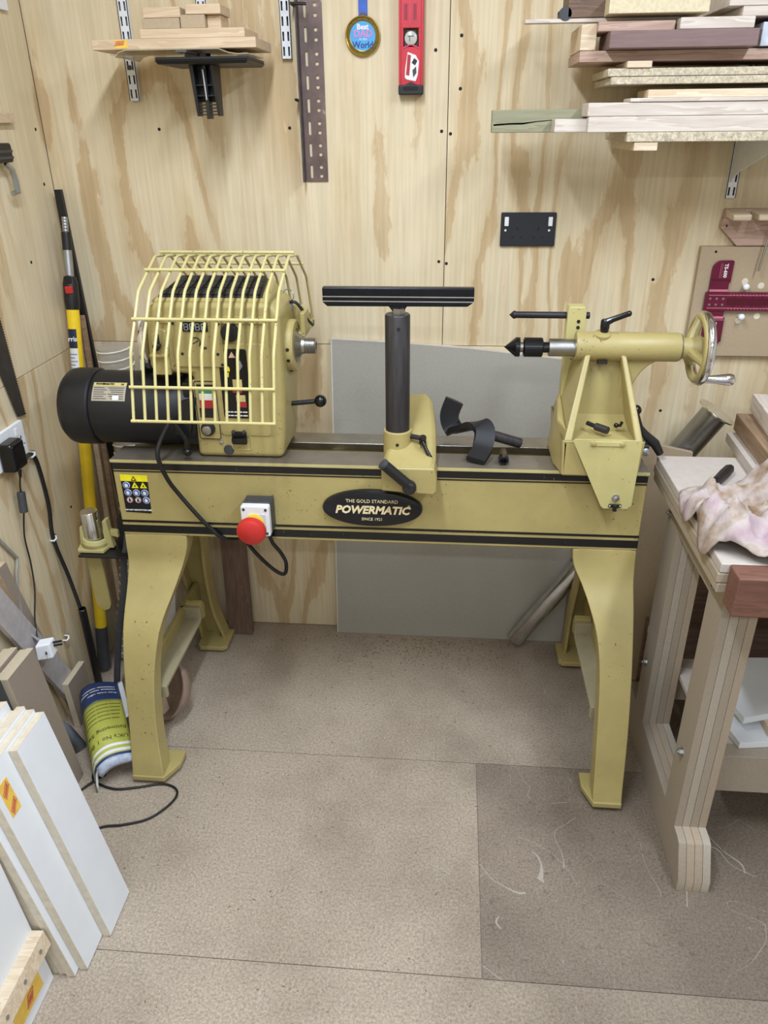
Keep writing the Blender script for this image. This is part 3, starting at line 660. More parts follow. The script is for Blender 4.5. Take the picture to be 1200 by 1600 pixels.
# swing-out tray cover hanging from the front of the tailstock
HY = -.578
tc = MB().xz([(.279, .938), (.284, .943), (.426, .943), (.432, .938), (.4275, .781), (.418, .772), (.364, .772), (.357, .779)], HY-.003, HY).build('cover_flap', YEL2, lathe, .001)
MB().xz([(.318, .928), (.392, .928), (.392, .939), (.318, .939)], HY-.0055, HY-.002).build('hinge_leaf', YEL2, tc, .001)
for x in (.325, .388): MB().rev([(.006, 0), (.006, .002), (.003, .0035)], (x, HY-.005, .934), (0, -1, 0), 12).build('hinge_rivet', YEL, tc)
MB().rev([(.0085, 0), (.0085, .003)], (.389, HY-.003, .801), (0, -1, 0), 20).rev([(.0068, 0), (.0068, .007), (.005, .008)], (.389, HY-.004, .801), (0, -1, 0), 6).build('flap_bolt', ZNC, tc)
cl = MB().xz(rrect(.375, .404, .776, .785, .003), HY-.006, HY-.002); cl.box(.385, .394, HY-.010, HY-.002, .768, .784)
cl = cl.build('flap_catch', BLK, tc, .001)
for x in (.378, .401): MB().sph((x, HY-.006, .7805), .0032, 10).build('catch_rivet', STL, tc)
# small spare pins lying in the pocket are separate things (below)
# clamp lever at the right
cb = MB().box(.432, .478, -.47, -.40, .862, .888).build('clamp_bracket', OXI, lathe, .003)
MB().rev([(.010, 0), (.010, .005), (.005, .008)], (.470, -.468, .872), (0, -1, 0), 14).build('clamp_bolt', ZNC, cb)
tl = MB().tube([(.446, -.43, .955), (.458, -.43, .92), (.47, -.43, .90), (.50, -.43, .878), (.516, -.43, .852)], [.006, .008, .013, .012, .009], 12)
tl = tl.build('tailstock_clamp_lever', BLK, lathe)
MB().sph((.444, -.43, .962), .013, 18).build('lever_ball', BLKG, tl)
# handwheel
hc = Vector((.572, -.42, 1.110))
wh = MB().torus(hc, (1, 0, 0), .074, .0105, 48, 14).build('handwheel', CHR, lathe)
hub = MB().rev([(.024, 0), (.024, .012), (.028, .022), (.032, .040), (.024, .052)], (.524, -.42, 1.110), (1, 0, 0), 24)
for a in (75, 195, 315):
    ca, sa = cos(radians(a)), sin(radians(a))
    hub.tube([(.550, -.42+ca*.02, 1.110+sa*.02), (.556, -.42+ca*.042, 1.110+sa*.042), (.568, -.42+ca*.071, 1.110+sa*.071)], [.015, .0115, .011], 10)
hub.build('handwheel_hub', YEL, wh, .001)
MB().torus(hc+Vector((-.006, 0, 0)), (1, 0, 0), .0705, .009, 48, 10).build('handwheel_inner_rim', YEL, wh)
MB().rev([(.009, 0), (.0085, .012), (.0095, .026), (.0125, .048), (.0140, .058), (.012, .067), (.006, .071)], (.578, -.452, 1.047), (1, 0, 0), 20).build('handle', CHR, wh)

# --- power lead drooping in front of the bed and the plate bracket with a spare post at the left end
MB().tube(smooth_path([(-.66, -.53, .955), (-.685, -.56, .905), (-.69, -.575, .87), (-.678, -.565, .81), (-.66, -.55, .762), (-.62, -.545, .70), (-.595, -.54, .665), (-.565, -.53, .632), (-.53, -.48, .612), (-.50, -.43, .63)]), .0055, 10).build('power_lead', RUB, lathe)
print('lathe done')

# bracket with a spare post bolted to the left end of the bed
ab = MB().box(-.985, -.838, -.500, -.405, .540, .545).build('accessory_bracket', BLK, lathe, .001)
MB().xz([(-.895, .545), (-.838, .545), (-.832, .64), (-.845, .655), (-.870, .655), (-.885, .635)], -.445, -.438).build('bracket_plate', BLK, ab, .002)
yk = MB().loft([[(-.955-a*.036, -.455-b, z) for a, b in ((1, .03), (-1, .03), (-1.3, -.02), (1.3, -.02))] for z in (.546, .556)])
yk.rev([(.034, 0), (.038, .012), (.034, .024), (.027, .024), (.027, .006)], (-.952, -.450, .556), (.06, 0, 1), 28)
yk.hexa([(-.925, -.46, .55), (-.900, -.46, .55), (-.900, -.44, .55), (-.925, -.44, .55), (-.920, -.462, .632), (-.908, -.462, .636), (-.908, -.44, .636), (-.920, -.44, .632)])
yk.hexa([(-.926, -.455, .590), (-.884, -.455, .580), (-.884, -.44, .580), (-.926, -.44, .590), (-.926, -.455, .604), (-.884, -.455, .600), (-.884, -.44, .600), (-.926, -.44, .604)])
yk.hexa([(-.992, -.462, .56), (-.976, -.462, .56), (-.976, -.44, .56), (-.992, -.44, .56), (-.986, -.462, .612), (-.978, -.462, .612), (-.978, -.44, .612), (-.986, -.44, .612)])
yk.build('post_yoke', YEL2, ab, .002)
MB().rev([(.0235, 0), (.0235, .094), (.022, .096), (.004, .096), (.003, .092)], (-.953, -.452, .562), (-.02, 0, 1), 32).build('spare_post', CHR, ab)
MB().xz([(-.982, .54), (-.940, .54), (-.938, .372)]+[(-.958+.020*cos(radians(a)), .368+.020*sin(radians(a))) for a in (0, -45, -90, -135, -180)]+[(-.980, .372)], -.466, -.458).cyl((-.957, -.467, .366), (-.957, -.457, .366), .0035).build('bracket_arm', YEL, ab, .001)
MB().tube(smooth_path([(-.852, -.440, .64), (-.862, -.462, .56), (-.874, -.47, .519), (-.888, -.47, .426), (-.912, -.47, .339), (-.938, -.47, .226), (-.962, -.47, .108), (-.975, -.47, .012)]), .0095, 10).build('bracket_hose', DGR, ab)

# ------------------------------------------------------------------ small things on the lathe
ct = thing('curved_tool_rest', (.12, -.40, .846), 'black S-curved tool rest with a steel stem lying across the lathe bed', 'tool rest')
path = smooth_path([(.012, -.330, .945), (.000, -.335, .905), (.012, -.352, .877), (.040, -.385, .892), (.070, -.412, .912), (.088, -.432, .903), (.083, -.468, .872), (.066, -.510, .856)], 6)
mb = MB(); rings = []
for i, p in enumerate(path):
    a = path[max(i-1, 0)]; b = path[min(i+1, len(path)-1)]; t = (b-a).normalized()
    u = Vector((.86, .18, .10)) - t*Vector((.86, .18, .10)).dot(t)
    if i < 13: u = Vector((.9, -.25, .25)) - t*Vector((.9, -.25, .25)).dot(t)
    u.normalize(); n = t.cross(u)
    rings.append([p-u*.025-n*.006, p-u*.006-n*.011, p+u*.016-n*.010, p+u*.025-n*.004, p+u*.025+n*.006, p-u*.022+n*.008])
mb.loft(rings); mb.build('rest_blade', BLKM, ct, .0015, 2, 60)
MB().cyl((.082, -.425, .896), (.180, -.402, .860), .0130, None, 18).build('stem', PST, ct, .001)
bo = thing('collar_bolt', (.133, -.50, .846), 'small steel bolt with a black ring head, right of the curved tool rest', 'bolt')
MB().rev([(.0065, 0), (.0085, .008), (.0095, .030), (.0085, .050)], (.136, -.446, .858), (-.06, -1, -.03), 14).build('shank', metal('worn_brass_steel', (150, 132, 112), .4), bo)
MB().rev([(.0105, 0), (.0125, .002), (.0125, .016), (.009, .018), (.007, .018), (.007, .004)], (.133, -.496, .8585), (-.02, -1, -.03), 18).build('ring_head', BLKG, bo)
pp = thing('centre_pin', (.345, -.50, .94), 'dark steel stepped pin lying in the tailstock recess', 'pin')
MB().cyl((.322, -.492, .950), (.338, -.512, .949), .0052, None, 12).build('tip', OXI, pp)
MB().cyl((.338, -.512, .949), (.362, -.535, .948), .0092, .0088, 14).build('body', PST, pp, .001)
hk = tag(MB().tube([(.386, -.492, .945), (.397, -.497, .947), (.399, -.499, .956)], .0038, 8).sph((.388, -.494, .946), .006, 10).build('set_screw', BLKG), 'tiny black bent screw in the tailstock recess beside the clamp lever', 'screw')
# emergency stop with its lead
es = thing('emergency_stop', (-.462, -.56, .675), 'white emergency stop box with a red mushroom button on the lathe bed front', 'switch')
MB().xz(rrect(-.495, -.426, .676, .758, .004), -.572, -.5325).build('back_box', DGR, es, .003)
fc = MB().xz(rrect(-.497, -.427, .674, .756, .005), -.592, -.572).build('front_cover', WHT, es, .003)
for x, z in ((-.489, .747), (-.435, .747), (-.435, .683)): MB().cyl((x, -.5935, z), (x, -.591, z), .0035, None, 12).build('cover_screw', DGR, fc)
MB().xz(rrect(-.452, -.436, .70, .735, .001), -.5935, -.591).build('data_plate', plain('pale_grey_print', (206, 210, 216), .4), fc)
MB().rev([(.024, 0), (.024, .006), (.018, .010)], (-.464, -.591, .712), (0, -1, 0), 24).build('button_ring', plain('yellow_ring', (228, 196, 60), .45), es)
MB().rev([(.014, 0), (.014, .020), (.0345, .023), (.0360, .030), (.0345, .040), (.027, .046), (.0, .0475)], (-.464, -.596, .711), (0, -1, -.12), 32).build('mushroom_button', RED, es)
MB().tube(smooth_path([(-.445, -.552, .676), (-.438, -.54, .63), (-.430, -.49, .57), (-.428, -.45, .515), (-.437, -.445, .478), (-.470, -.45, .50), (-.52, -.455, .565), (-.545, -.46, .63), (-.55, -.45, .66)]), .0052, 8).build('lead', RUB, es)
MB().tube(smooth_path([(-.485, -.55, .676), (-.505, -.52, .645), (-.54, -.49, .622), (-.57, -.46, .635)]), .0048, 8).build('lead', RUB, es)

# ------------------------------------------------------------------ things on the back wall
def upright(x, z0, z1, label, group=None):
    w, d, t = .0255, .013, .0016; y0 = -d-.0005
    mb = MB(); sl, sw, p = .020, .0045, .032
    cols = [-w/2, -.0085, -.0085+sw, .0085-sw, .0085, w/2]
    z = z0; zs = [z0]
    while z+p < z1: zs += [z+.006, z+.006+sl]; z += p
    zs.append(z1)
    for j in range(len(zs)-1):
        slot = j % 2 == 1
        if slot:
            for a, b in ((0, 1), (2, 3), (4, 5)): mb.box(x+cols[a], x+cols[b], y0, y0+t, zs[j], zs[j+1])
        else: mb.box(x-w/2, x+w/2, y0, y0+t, zs[j], zs[j+1])
    mb.box(x-w/2, x-w/2+t, y0, -.0002, z0, z1); mb.box(x+w/2-t, x+w/2, y0, -.0002, z0, z1); mb.box(x-.0015, x+.0015, y0+t, -.0002, z0, z1)
    u = thing('shelf_upright', (x, 0, z0), label, 'shelf rail', group)
    mb.build('slotted_rail', WPNT, u)
    for zz in zs[1:-1:2]:
        pass
    return u
u1 = upright(-.840, 1.637, 2.2, 'white twin-slot shelf upright left of the small board stack, screwed to the wall')
MB().box(-.8525, -.8275, -.0008, -.0002, 1.637, 2.2).build('slot_shadow_back', plain('slot_shade', (52, 52, 56), .6), u1)  # dark sheet behind the slots, its colour stands in for their shade
MB().rev([(.0055, 0), (.0055, .002), (.0025, .003)], (-.8415, -.0135, 1.712), (0, -1, 0), 14).build('screw', DGR, u1)
u2 = upright(-.432, 1.726, 2.2, 'white twin-slot shelf upright beside the brown slotted angle')
MB().box(-.4445, -.4195, -.0008, -.0002, 1.726, 2.2).build('slot_shadow_back', MC['slot_shade'], u2)
u3 = upright(.707, 1.398, 2.2, 'white twin-slot shelf upright under the lumber stacks at the right')
MB().box(.6945, .7195, -.0008, -.0002, 1.398, 2.2).build('slot_shadow_back', MC['slot_shade'], u3)
for z, dep in ((1.536, .30), (1.649, .26)):
    b_ = MB().yz([(-.012, z), (-dep, z), (-dep, z-.012), (-.06, z-.055 if z > 1.6 else z-.075), (-.012, z-.055 if z > 1.6 else z-.10)], .699, .7015)
    b_.box(.695, .719, -dep, -.012, z-.0025, z); b_.build('shelf_bracket', WPNT, u3)
u4 = upright(-.640, 1.729, 2.2, 'white shelf upright hidden behind the small board stack, only its top showing')
MB().box(-.6525, -.6275, -.21, -.013, 1.730, 1.7345).box(-.641, -.639, -.19, -.013, 1.715, 1.73).build('shelf_bracket', WPNT, u4)

# slotted brown angle
k = NT('brown_angle_paint', .45, .1); v = k.coord((1, 1, .5)); n = k.noise(v, 22, 5, .65)
k.base(k.ramp(n, [(.30, lin((84, 70, 66))), (.55, lin((112, 92, 86))), (.66, lin((120, 100, 92))), (.70, lin((168, 160, 156)))])); ANG = k.m
sa = thing('slotted_angle', (-.37, -.02, 1.44), 'brown painted slotted steel angle hanging on the wall left of the medal', 'angle iron')
mb = MB(); tx, tz = -.0058/.4, 0
def ax(x, z): return x
x0, x1, y0, y1 = -.399, -.341, -.0040, -.0006
cols = [x0, -.3872, -.3806, -.3580-.0048, -.3580+.0048, x1]
z = 1.441; n_ = 0
rows = []
while z < 2.05:
    rows.append((z, z+.008, 'solid')); rows.append((z+.008, z+.041, 'slot')); rows.append((z+.041, z+.052, 'solid')); z += .052
for a, b, t in rows:
    if t == 'solid': mb.box(x0, x1, y0, y1, a, b)
    else:
        mb.box(cols[0], cols[1], y0, y1, a, b); mb.box(cols[2], cols[3], y0, y1, a, b); mb.box(cols[4], x1, y0, y1, a, b)
        # slot ends are rounded
        for zc, s in ((a, 1), (b, -1)):
            pl = [(cols[1], zc), (cols[2], zc)]+[((cols[1]+cols[2])/2+.00325*cos(radians(q)), zc+s*(.00325-.00325*sin(radians(q)))) for q in (0, 45, 90, 135, 180)]
            mb.xz([(cols[1], zc), ((cols[1]+cols[2])/2-.0023, zc+s*.00095), (cols[1], zc+s*.00325)], y0, y1); mb.xz([(cols[2], zc), ((cols[1]+cols[2])/2+.0023, zc+s*.00095), (cols[2], zc+s*.00325)], y0, y1)
        # two round holes between cols[3], cols[4]
        m_ = (a+b)/2; cx = (cols[3]+cols[4])/2
        for lo, hi in ((a, a+.0125), (m_-.0035+.0065, b)): pass
        hz = [a+.006, b-.0055]
        bounds = [a]+[q for h in hz for q in (h-.0048, h+.0048)]+[b]
        for q in range(0, len(bounds)-1, 2):
            if bounds[q+1]-bounds[q] > 1e-4: mb.box(cols[3], cols[4], y0, y1, bounds[q], bounds[q+1])
        for h in hz:
            for sx in (-1, 1):
                for sz in (-1, 1):
                    arc = [(cx+sx*.0048*cos(radians(q)), h+sz*.0048*sin(radians(q))) for q in (0, 22, 45, 68, 90)]
                    mb.xz([(cx+sx*.0048, h+sz*.0048)]+arc, y0, y1)
mb.build('face_leg', ANG, sa)
MB().box(-.4025, -.399, -.040, -.0006, 1.441, 2.05).build('side_leg', plain('dark_worn_steel', (86, 78, 76), .45, .3, .3, 0, 30), sa)
for z in (1.838, 1.633): tag(MB().tube([(-.409, -.0004, z), (-.409, -.046, z+.001), (-.404 if z < 1.7 else -.372, -.048, z-.001)], .0035, 8).build('hook_nail', BLK), 'black nail hook under the %s of the brown slotted angle' % ('top' if z > 1.7 else 'middle'), 'nail')
# medal
GLD = metal('gold', (190, 156, 66), .28); 
md_ = thing('medal', (-.24, -.01, 1.727), 'round gold-rimmed medal with a blue face on a blue ribbon, hanging on the wall', 'medal')
MB().cyl((-.2405, -.0012, 1.772), (-.2405, -.0075, 1.772), .0425, None, 48).build('disc', plain('dark_gold_green', (92, 84, 30), .35, .5), md_, .001)
MB().torus((-.2405, -.0080, 1.772), (0, 1, 0), .0415, .0022, 48, 8).torus((-.2405, -.0080, 1.772), (0, 1, 0), .0325, .0012, 48, 6).build('gold_rim', GLD, md_)
MB().cyl((-.2405, -.0072, 1.772), (-.2405, -.0082, 1.772), .0320, None, 48).build('blue_face', plain('sky_blue_print', (72, 160, 220), .4, 0, .04), md_)
mb = MB()
for i in range(16): mb.rev([(.0018, 0), (.0006, .0012)], (-.2405+.0370*cos(2*pi*i/16), -.0074, 1.772+.0370*sin(2*pi*i/16)), (0, -1, 0), 5)
tag(mb.build('rim_stars', GLD, md_), kind='stuff')
text('medal_lettering', 'Best', .0165, (-.2405, -.0084, 1.791), (1, 0, 0), (0, 0, 1), WHP, md_, bold=.0006)
text('medal_lettering', 'DAD', .0205, (-.2395, -.0084, 1.7765), (1, 0, 0), (0, 0, 1), plain('pink_print', (206, 132, 190), .4), md_, bold=.0007, sx=1.05)
text('medal_lettering', 'in the', .0085, (-.2395, -.0084, 1.7655), (1, 0, 0), (0, 0, 1), WHP, md_)
text('medal_lettering', 'World', .0200, (-.2405, -.0084, 1.7525), (1, 0, 0), (0, 0, 1), plain('navy_print', (22, 56, 132), .4), md_, bold=.0005, sx=.95)
MB().box(-.2505, -.2285, -.0042, -.0012, 1.816, 2.1).build('ribbon', plain('blue_ribbon', (58, 98, 192), .6), md_, .0008)
MB().torus((-.2400, -.004, 1.816), (0, 1, .2), .006, .0012, 20, 6).build('ring', GLD, md_)
# spirit level
lv_ = thing('spirit_level', (-.12, -.02, 1.642), 'red box-section spirit level hanging upright on the wall', 'spirit level')
REDL = plain('red_level_paint', (196, 44, 58), .4, .1, .12, 0, 14); PNKL = plain('pink_red_groove', (208, 62, 96), .4, .1, .08)
bx = MB()
for a, b in ((-.150, -.1445), (-.0955, -.090)): bx.box(a, b, -.0285, -.0035, 1.662, 2.24)
bx.box(-.146, -.094, -.0255, -.006, 1.662, 1.7460); bx.box(-.146, -.094, -.0255, -.006, 1.785, 2.24)
bx.box(-.146, -.1385, -.0255, -.006, 1.745, 1.786); bx.box(-.102, -.094, -.0255, -.006, 1.745, 1.786)
bx = bx.build('beam', REDL, lv_, .0015)
for x0_, x1_ in ((-.1235, -.1215),): MB().box(x0_, x1_, -.0270, -.025, 1.79, 2.24).build('centre_rib', PNKL, bx)
for x in (-.133, -.111): MB().box(x-.004, x+.004, -.0262, -.025, 1.802, 1.835).build('groove_label', plain('dark_red_print', (150, 30, 56), .5), bx)
MB().xz([(-.1385, 1.746), (-.102, 1.746), (-.102, 1.768), (-.109, 1.782), (-.131, 1.782), (-.1385, 1.768)], -.020, -.007).build('vial_housing', BLK, lv_, .002)
vl = MB().rev([(.0145, 0), (.0155, .004), (.0150, .007), (.012, .0085)], (-.1205, -.0195, 1.764), (0, -1, 0), 28).build('vial', plain('hazy_vial', (186, 184, 176), .25, 0, .1), lv_)
MB().box(-.128, -.113, -.0288, -.0275, 1.7675, 1.7690).box(-.124, -.1225, -.0288, -.0275, 1.757, 1.769).build('vial_mark', DGR, vl)
MB().xz([(-.140, 1.742), (-.120, 1.750), (-.101, 1.742), (-.101, 1.745), (-.120, 1.753), (-.140, 1.745)], -.0275, -.025).build('chevron', PNKL, bx)
st_ = MB().xz([(-.135, 1.680), (-.130, 1.676), (-.108, 1.672), (-.103, 1.685), (-.100, 1.715), (-.108, 1.728), (-.128, 1.735), (-.134, 1.70)], -.0262, -.025).build('torn_sticker', WHP, bx)
MB().xz([(-.132, 1.686), (-.124, 1.684), (-.120, 1.728), (-.128, 1.730)], -.0268, -.026).build('sticker_print', REDP, st_)
MB().xz([(-.114, 1.680), (-.106, 1.690), (-.107, 1.704), (-.116, 1.696)], -.0268, -.026).build('sticker_print', DGR, st_)
MB().xz([(-.118, 1.712), (-.110, 1.706), (-.104, 1.716), (-.112, 1.722)], -.0268, -.026).build('sticker_print', BLK, st_)
ec = MB(); ec.xz([(-.151, 1.642), (-.089, 1.642), (-.089, 1.664), (-.106, 1.664), (-.120, 1.671), (-.134, 1.664), (-.151, 1.664)], -.0305, -.002)
ec = ec.build('end_cap', BLK, lv_, .003)
MB().xz(rrect(-.139, -.101, 1.652, 1.660, .003), -.0315, -.030).build('cap_recess', BLKG, ec)
# double socket
k = NT('satin_black_metal', .35, .3); k.base(lin((44, 46, 52))); SOC = k.m
so_ = thing('wall_socket', (.195, -.005, 1.277), 'dark grey metal double wall socket with white switches on the back wall', 'socket')
MB().xz(rrect(.1235, .2695, 1.277, 1.363, .003), -.0085, -.0005).build('face_plate', SOC, so_, .0015)
for x in (.1385, .2545): MB().xz(rrect(x-.0055, x+.0055, 1.329, 1.352, .001), -.0125, -.008).build('rocker', WHT, so_, .001)
for x in (.1365, .2525): MB().cyl((x, -.0092, 1.318), (x, -.0080, 1.318), .003, None, 12).build('neon', plain('neon_lens', (226, 226, 222), .3), so_)
for x in (.168, .224):
    for dx, dz, w_, h_ in ((0, .022, .0025, .0045), (-.011, 0, .0038, .0022), (.011, 0, .0038, .0022)):
        MB().box(x+dx-w_, x+dx+w_, -.0089, -.008, 1.300+dz-h_, 1.300+dz+h_).build('pin_slot', DARK, so_)
# T-square on its MDF board
tb = tag(span('backing_board', .654, 1.20, -.020, -.0005, .986, 1.279, MDF, 'square-cornered MDF board on the wall behind the maroon T-square', 'board', None, .001), None)
MB().cyl((.693, -.0206, 1.266), (.693, -.0190, 1.266), .0035, None, 12).build('screw_hole', DARK, tb)
for x, z in ((.782, 1.190), (.784, 1.085), (.826, 1.179), (.831, 1.098)):
    MB().cyl((x, -.0207, z), (x, -.0195, z), .0085, None, 18).build('bored_hole', plain('pale_bore', (222, 210, 188), .8), tb)
ts_ = thing('t_square', (.75, -.025, 1.025), 'maroon anodised T-square hanging on the MDF board, its blade pointing right', 't-square')
hd = MB().xz([(.690, 1.172)]+[(.713-.023*cos(radians(a)), 1.222+.023*sin(radians(a))) for a in range(0, 91, 15)]+[(.741, 1.245), (.743, 1.242), (.742, 1.187), (.739, 1.187), (.739, 1.097), (.7435, 1.095), (.7445, 1.030), (.7395, 1.025), (.692, 1.025)], -.030, -.0205).build('head', MAR, ts_, .001)
MB().box(.683, 1.15, -.034, -.0225, 1.114, 1.163).build('blade', MAR, ts_, .0008)
MB().box(.7395, 1.15, -.0345, -.0335, 1.1295, 1.1475).build('blade_groove', MARD, ts_)
for z in (1.1215, 1.1555): MB().box(.690, 1.15, -.0345, -.0335, z-.0008, z+.0008).build('scale_line', PINK, ts_)
mb = MB(); mb2 = MB()
for i in range(48): mb.box(.746+i*.0085, .7475+i*.0085, -.0346, -.0338, 1.1175, 1.1205); mb.box(.746+i*.0085, .7475+i*.0085, -.0346, -.0338, 1.1565, 1.1595)
tag(mb.build('scale_ticks', PINK, ts_), kind='stuff')
for i in range(16): mb2.cyl((.758+i*.024, -.0348, 1.1515), (.758+i*.024, -.0338, 1.1515), .0022, None, 8); mb2.cyl((.758+i*.024, -.0348, 1.1255), (.758+i*.024, -.0338, 1.1255), .0022, None, 8)
tag(mb2.build('scale_holes', DARK, ts_), kind='stuff')
MB().box(.690, .739, -.0325, -.0295, 1.1645, 1.1705).build('milled_edge', PINK, ts_); MB().box(.690, .739, -.0325, -.0295, 1.0925, 1.0985).build('milled_edge', PINK, ts_)
MB().box(.690, .742, -.0312, -.0295, 1.1935, 1.1965).build('step_groove', MARD, ts_); MB().box(.690, .742, -.0312, -.0295, 1.088, 1.0895).build('step_line', PINK, ts_)
for x in (.695, .712, .729):
    for z in (1.1305, 1.1465): MB().rev([(.0032, 0), (.0030, .001), (.0012, .001)], (x, -.0340, z), (0, -1, 0), 10).build('rivet', STL, ts_)
text('scale_lettering', 'TS-600', .0125, (.7235, -.0304, 1.219), (0, 0, -1), (1, 0, 0), WHP, hd, .0003, bold=.0004)
text('scale_lettering', 'Woodpeckers', .0088, (.7215, -.0304, 1.0565), (0, 0, -1), (1, 0, 0), WHP, hd, .0003, bold=.0003)
for x in (.7140, .7100): MB().box(x-.0004, x+.0004, -.0306, -.0298, 1.200, 1.238).build('scale_print', PINK, hd)
MB().box(.7115, .7125, -.0306, -.0298, 1.035, 1.075).build('scale_print', PINK, hd)
for i, (x, z) in enumerate(((.782, 1.1785), (.785, 1.0985))):
    kb = thing('holding_knob', (x, -.03, z), 'white round knob holding the T-square, %s the blade' % ('above' if i == 0 else 'below'), 'knob')
    MB().rev([(.0055, 0), (.0055, .014)], (x, -.0200, z), (0, -1, 0), 14).build('stem', WHT, kb)
    MB().sph((x, -.038, z), .0088, 16, (1, .8, 1)).build('ball', WHT, kb)
tag(MB().tube([(.803, -.044, 1.221), (.815, -.044, 1.34)], .0032, 10).build('steel_rod', STL), 'thin grey steel rod hanging in front of the T-square board', 'rod')
# tool holder above the T-square
th_ = thing('tool_holder', (.85, -.03, 1.281), 'wooden wall holder with two rounded pale slats on a chamfered back, above the T-square board', 'holder')
MB().xz([(.694, 1.326), (.700, 1.372), (1.10, 1.372), (1.10, 1.281), (.742, 1.281)], -.022, -.0005).build('back_board', PNKW, th_, .002)
MB().xz([(.705, 1.335), (.712, 1.332), (.707, 1.327)], -.0224, -.0215).build('screw_hole', DARK, th_)
for x in (.700, .7625): MB().yz([(-.0225, 1.352), (-.085, 1.350), (-.090, 1.356), (-.085, 1.366), (-.0225, 1.370)], x, x+.046 if x < .74 else x+.09).build('slat', PINE, th_, .004)

# lumber on the right-hand shelf: (name, x0, x1, y0, y1, z0, z1, material, label)
G1 = 'boards on the lower right shelf'; G2 = 'boards on the upper right shelf'
for n, x0, x1, y0, y1, z0, z1, m, l, g in (
    ('shelf_board', .371, 1.25, -.306, -.03, 1.537, 1.556, CHIP, 'raw particle board slab lowest on the lower lumber shelf', G1),
    ('wooden_batten', .389, .440, -.304, -.04, 1.519, 1.5365, PINE, 'short moulded batten end sticking out under the particle board slab', G1),
    ('softwood_post', .079, .70, -.200, -.150, 1.5565, 1.604, GRNW, 'greenish treated softwood with a long split, poking out furthest left of the lower shelf', G1),
    ('wooden_board', .216, .66, -.270, -.203, 1.5565, 1.584, WHTW, 'short whitish stick between the green split timber and the long boards', G1),
    ('wooden_board', .285, 1.22, -.300, -.272, 1.5565, 1.5875, WHTW, 'long whitish board on the particle board slab, lower of two', G1),
    ('wooden_board', .282, 1.22, -.299, -.205, 1.588, 1.6145, WHTW, 'long whitish board, upper of two on the lower lumber shelf', G1),
    ('wooden_strip', .370, 1.22, -.302, -.22, 1.615, 1.6225, WHTW, 'thin pale strip on top of the two whitish boards', G1),
    ('wooden_board', .413, 1.22, -.265, -.15, 1.623, 1.6395, PINE, 'round-edged pale board topmost on the lower lumber shelf', G1),
    ('particle_board', .331, 1.2, -.262, -.03, 1.650, 1.6645, CHIP, 'particle board strip lowest on the upper lumber shelf', G2),
    ('particle_board', .323, 1.2, -.258, -.04, 1.6655, 1.681, CHIP, 'particle board strip second from the bottom of the upper lumber shelf', G2),
    ('wooden_block', .362, .415, -.262, -.12, 1.6815, 1.6945, PINE, 'little moulded pine block under the pinkish plank', G2),
    ('wooden_plank', .262, 1.2, -.232, -.04, 1.695, 1.7165, PNKW, 'pinkish grey plank with a ragged left end under the purple board', G2),
    ('wooden_board', .316, .622, -.282, -.14, 1.717, 1.7495, PURW, 'thick smooth purple brown board in the upper lumber stack', G2),
    ('wooden_block', .294, .455, -.252, -.13, 1.7505, 1.769, PNKW, 'small pinkish brown offcut on the purple board', G2),
    ('wooden_block', .460, .612, -.272, -.14, 1.7505, 1.772, WHTW, 'chunky whitish block on the purple board, its left end brown', G2),
    ('wooden_strip', .141, .476, -.204, -.180, 1.7725, 1.7805, WHTW, 'long thin stick poking out furthest left of the upper lumber stack', G2),
    ('particle_board', .311, .518, -.262, -.12, 1.7815, 1.816, plain('speckled_board', (214, 200, 166), .6, 0, .12, .1, 130), 'speckled pale board at the top of the upper lumber stack', G2),
    ('wooden_board', .590, 1.15, -.25, -.06, 1.7735, 1.792, WHTW, 'grey-white board behind the whitish block, lower of two', G2),
    ('wooden_board', .560, 1.15, -.25, -.05, 1.7925, 1.83, WHTW, 'grey-white board at the top right of the picture, upper of two', G2),
    ('wooden_board', .640, 1.15, -.24, -.06, 1.7195, 1.764, plain('bluish_white_board', (196, 202, 212), .5), 'bluish white board right of the purple board', G2),
    ('wooden_board', .232, .312, -.205, -.10, 1.7815, 1.83, DRKW, 'dark brown block with a black hole behind the thin stick', G2),
    ('wooden_board', .262, .296, -.228, -.05, 1.7175, 1.767, PINE, 'pale batten end under the thin stick, left of the purple board', G2)):
    o = span(n, x0, x1, y0, y1, z0, z1, m, l, 'board' if 'board' in n else n.split('_')[1], g, .0018)
    if 'green' in l:
        pts = [(.083, 1.571), (.12, 1.5735), (.15, 1.5735), (.18, 1.578), (.215, 1.581), (.30, 1.583), (.30, 1.5845), (.215, 1.5825), (.18, 1.580), (.15, 1.577), (.12, 1.5765), (.083, 1.5745)]
        MB().xz(pts, -.2004, -.198).build('split', DARK, o)
    if 'black hole' in l: MB().box(.262, .280, -.2056, -.204, 1.815, 1.818).cyl((.270, -.2056, 1.8175), (.270, -.204, 1.8175), .004, None, 10).build('keyhole', DARK, o)
tag(MB().cyl((.228, -.205, 1.7895), (.228, -.165, 1.7895), .014, None, 20).cyl((.213, -.2, 1.7905), (.226, -.19, 1.7905), .004, None, 10).build('wooden_plug', DGR, None, .001), 'dark round plug with a pale dowel at the left of the upper lumber stack', 'plug')
for i in range(26):
    pass
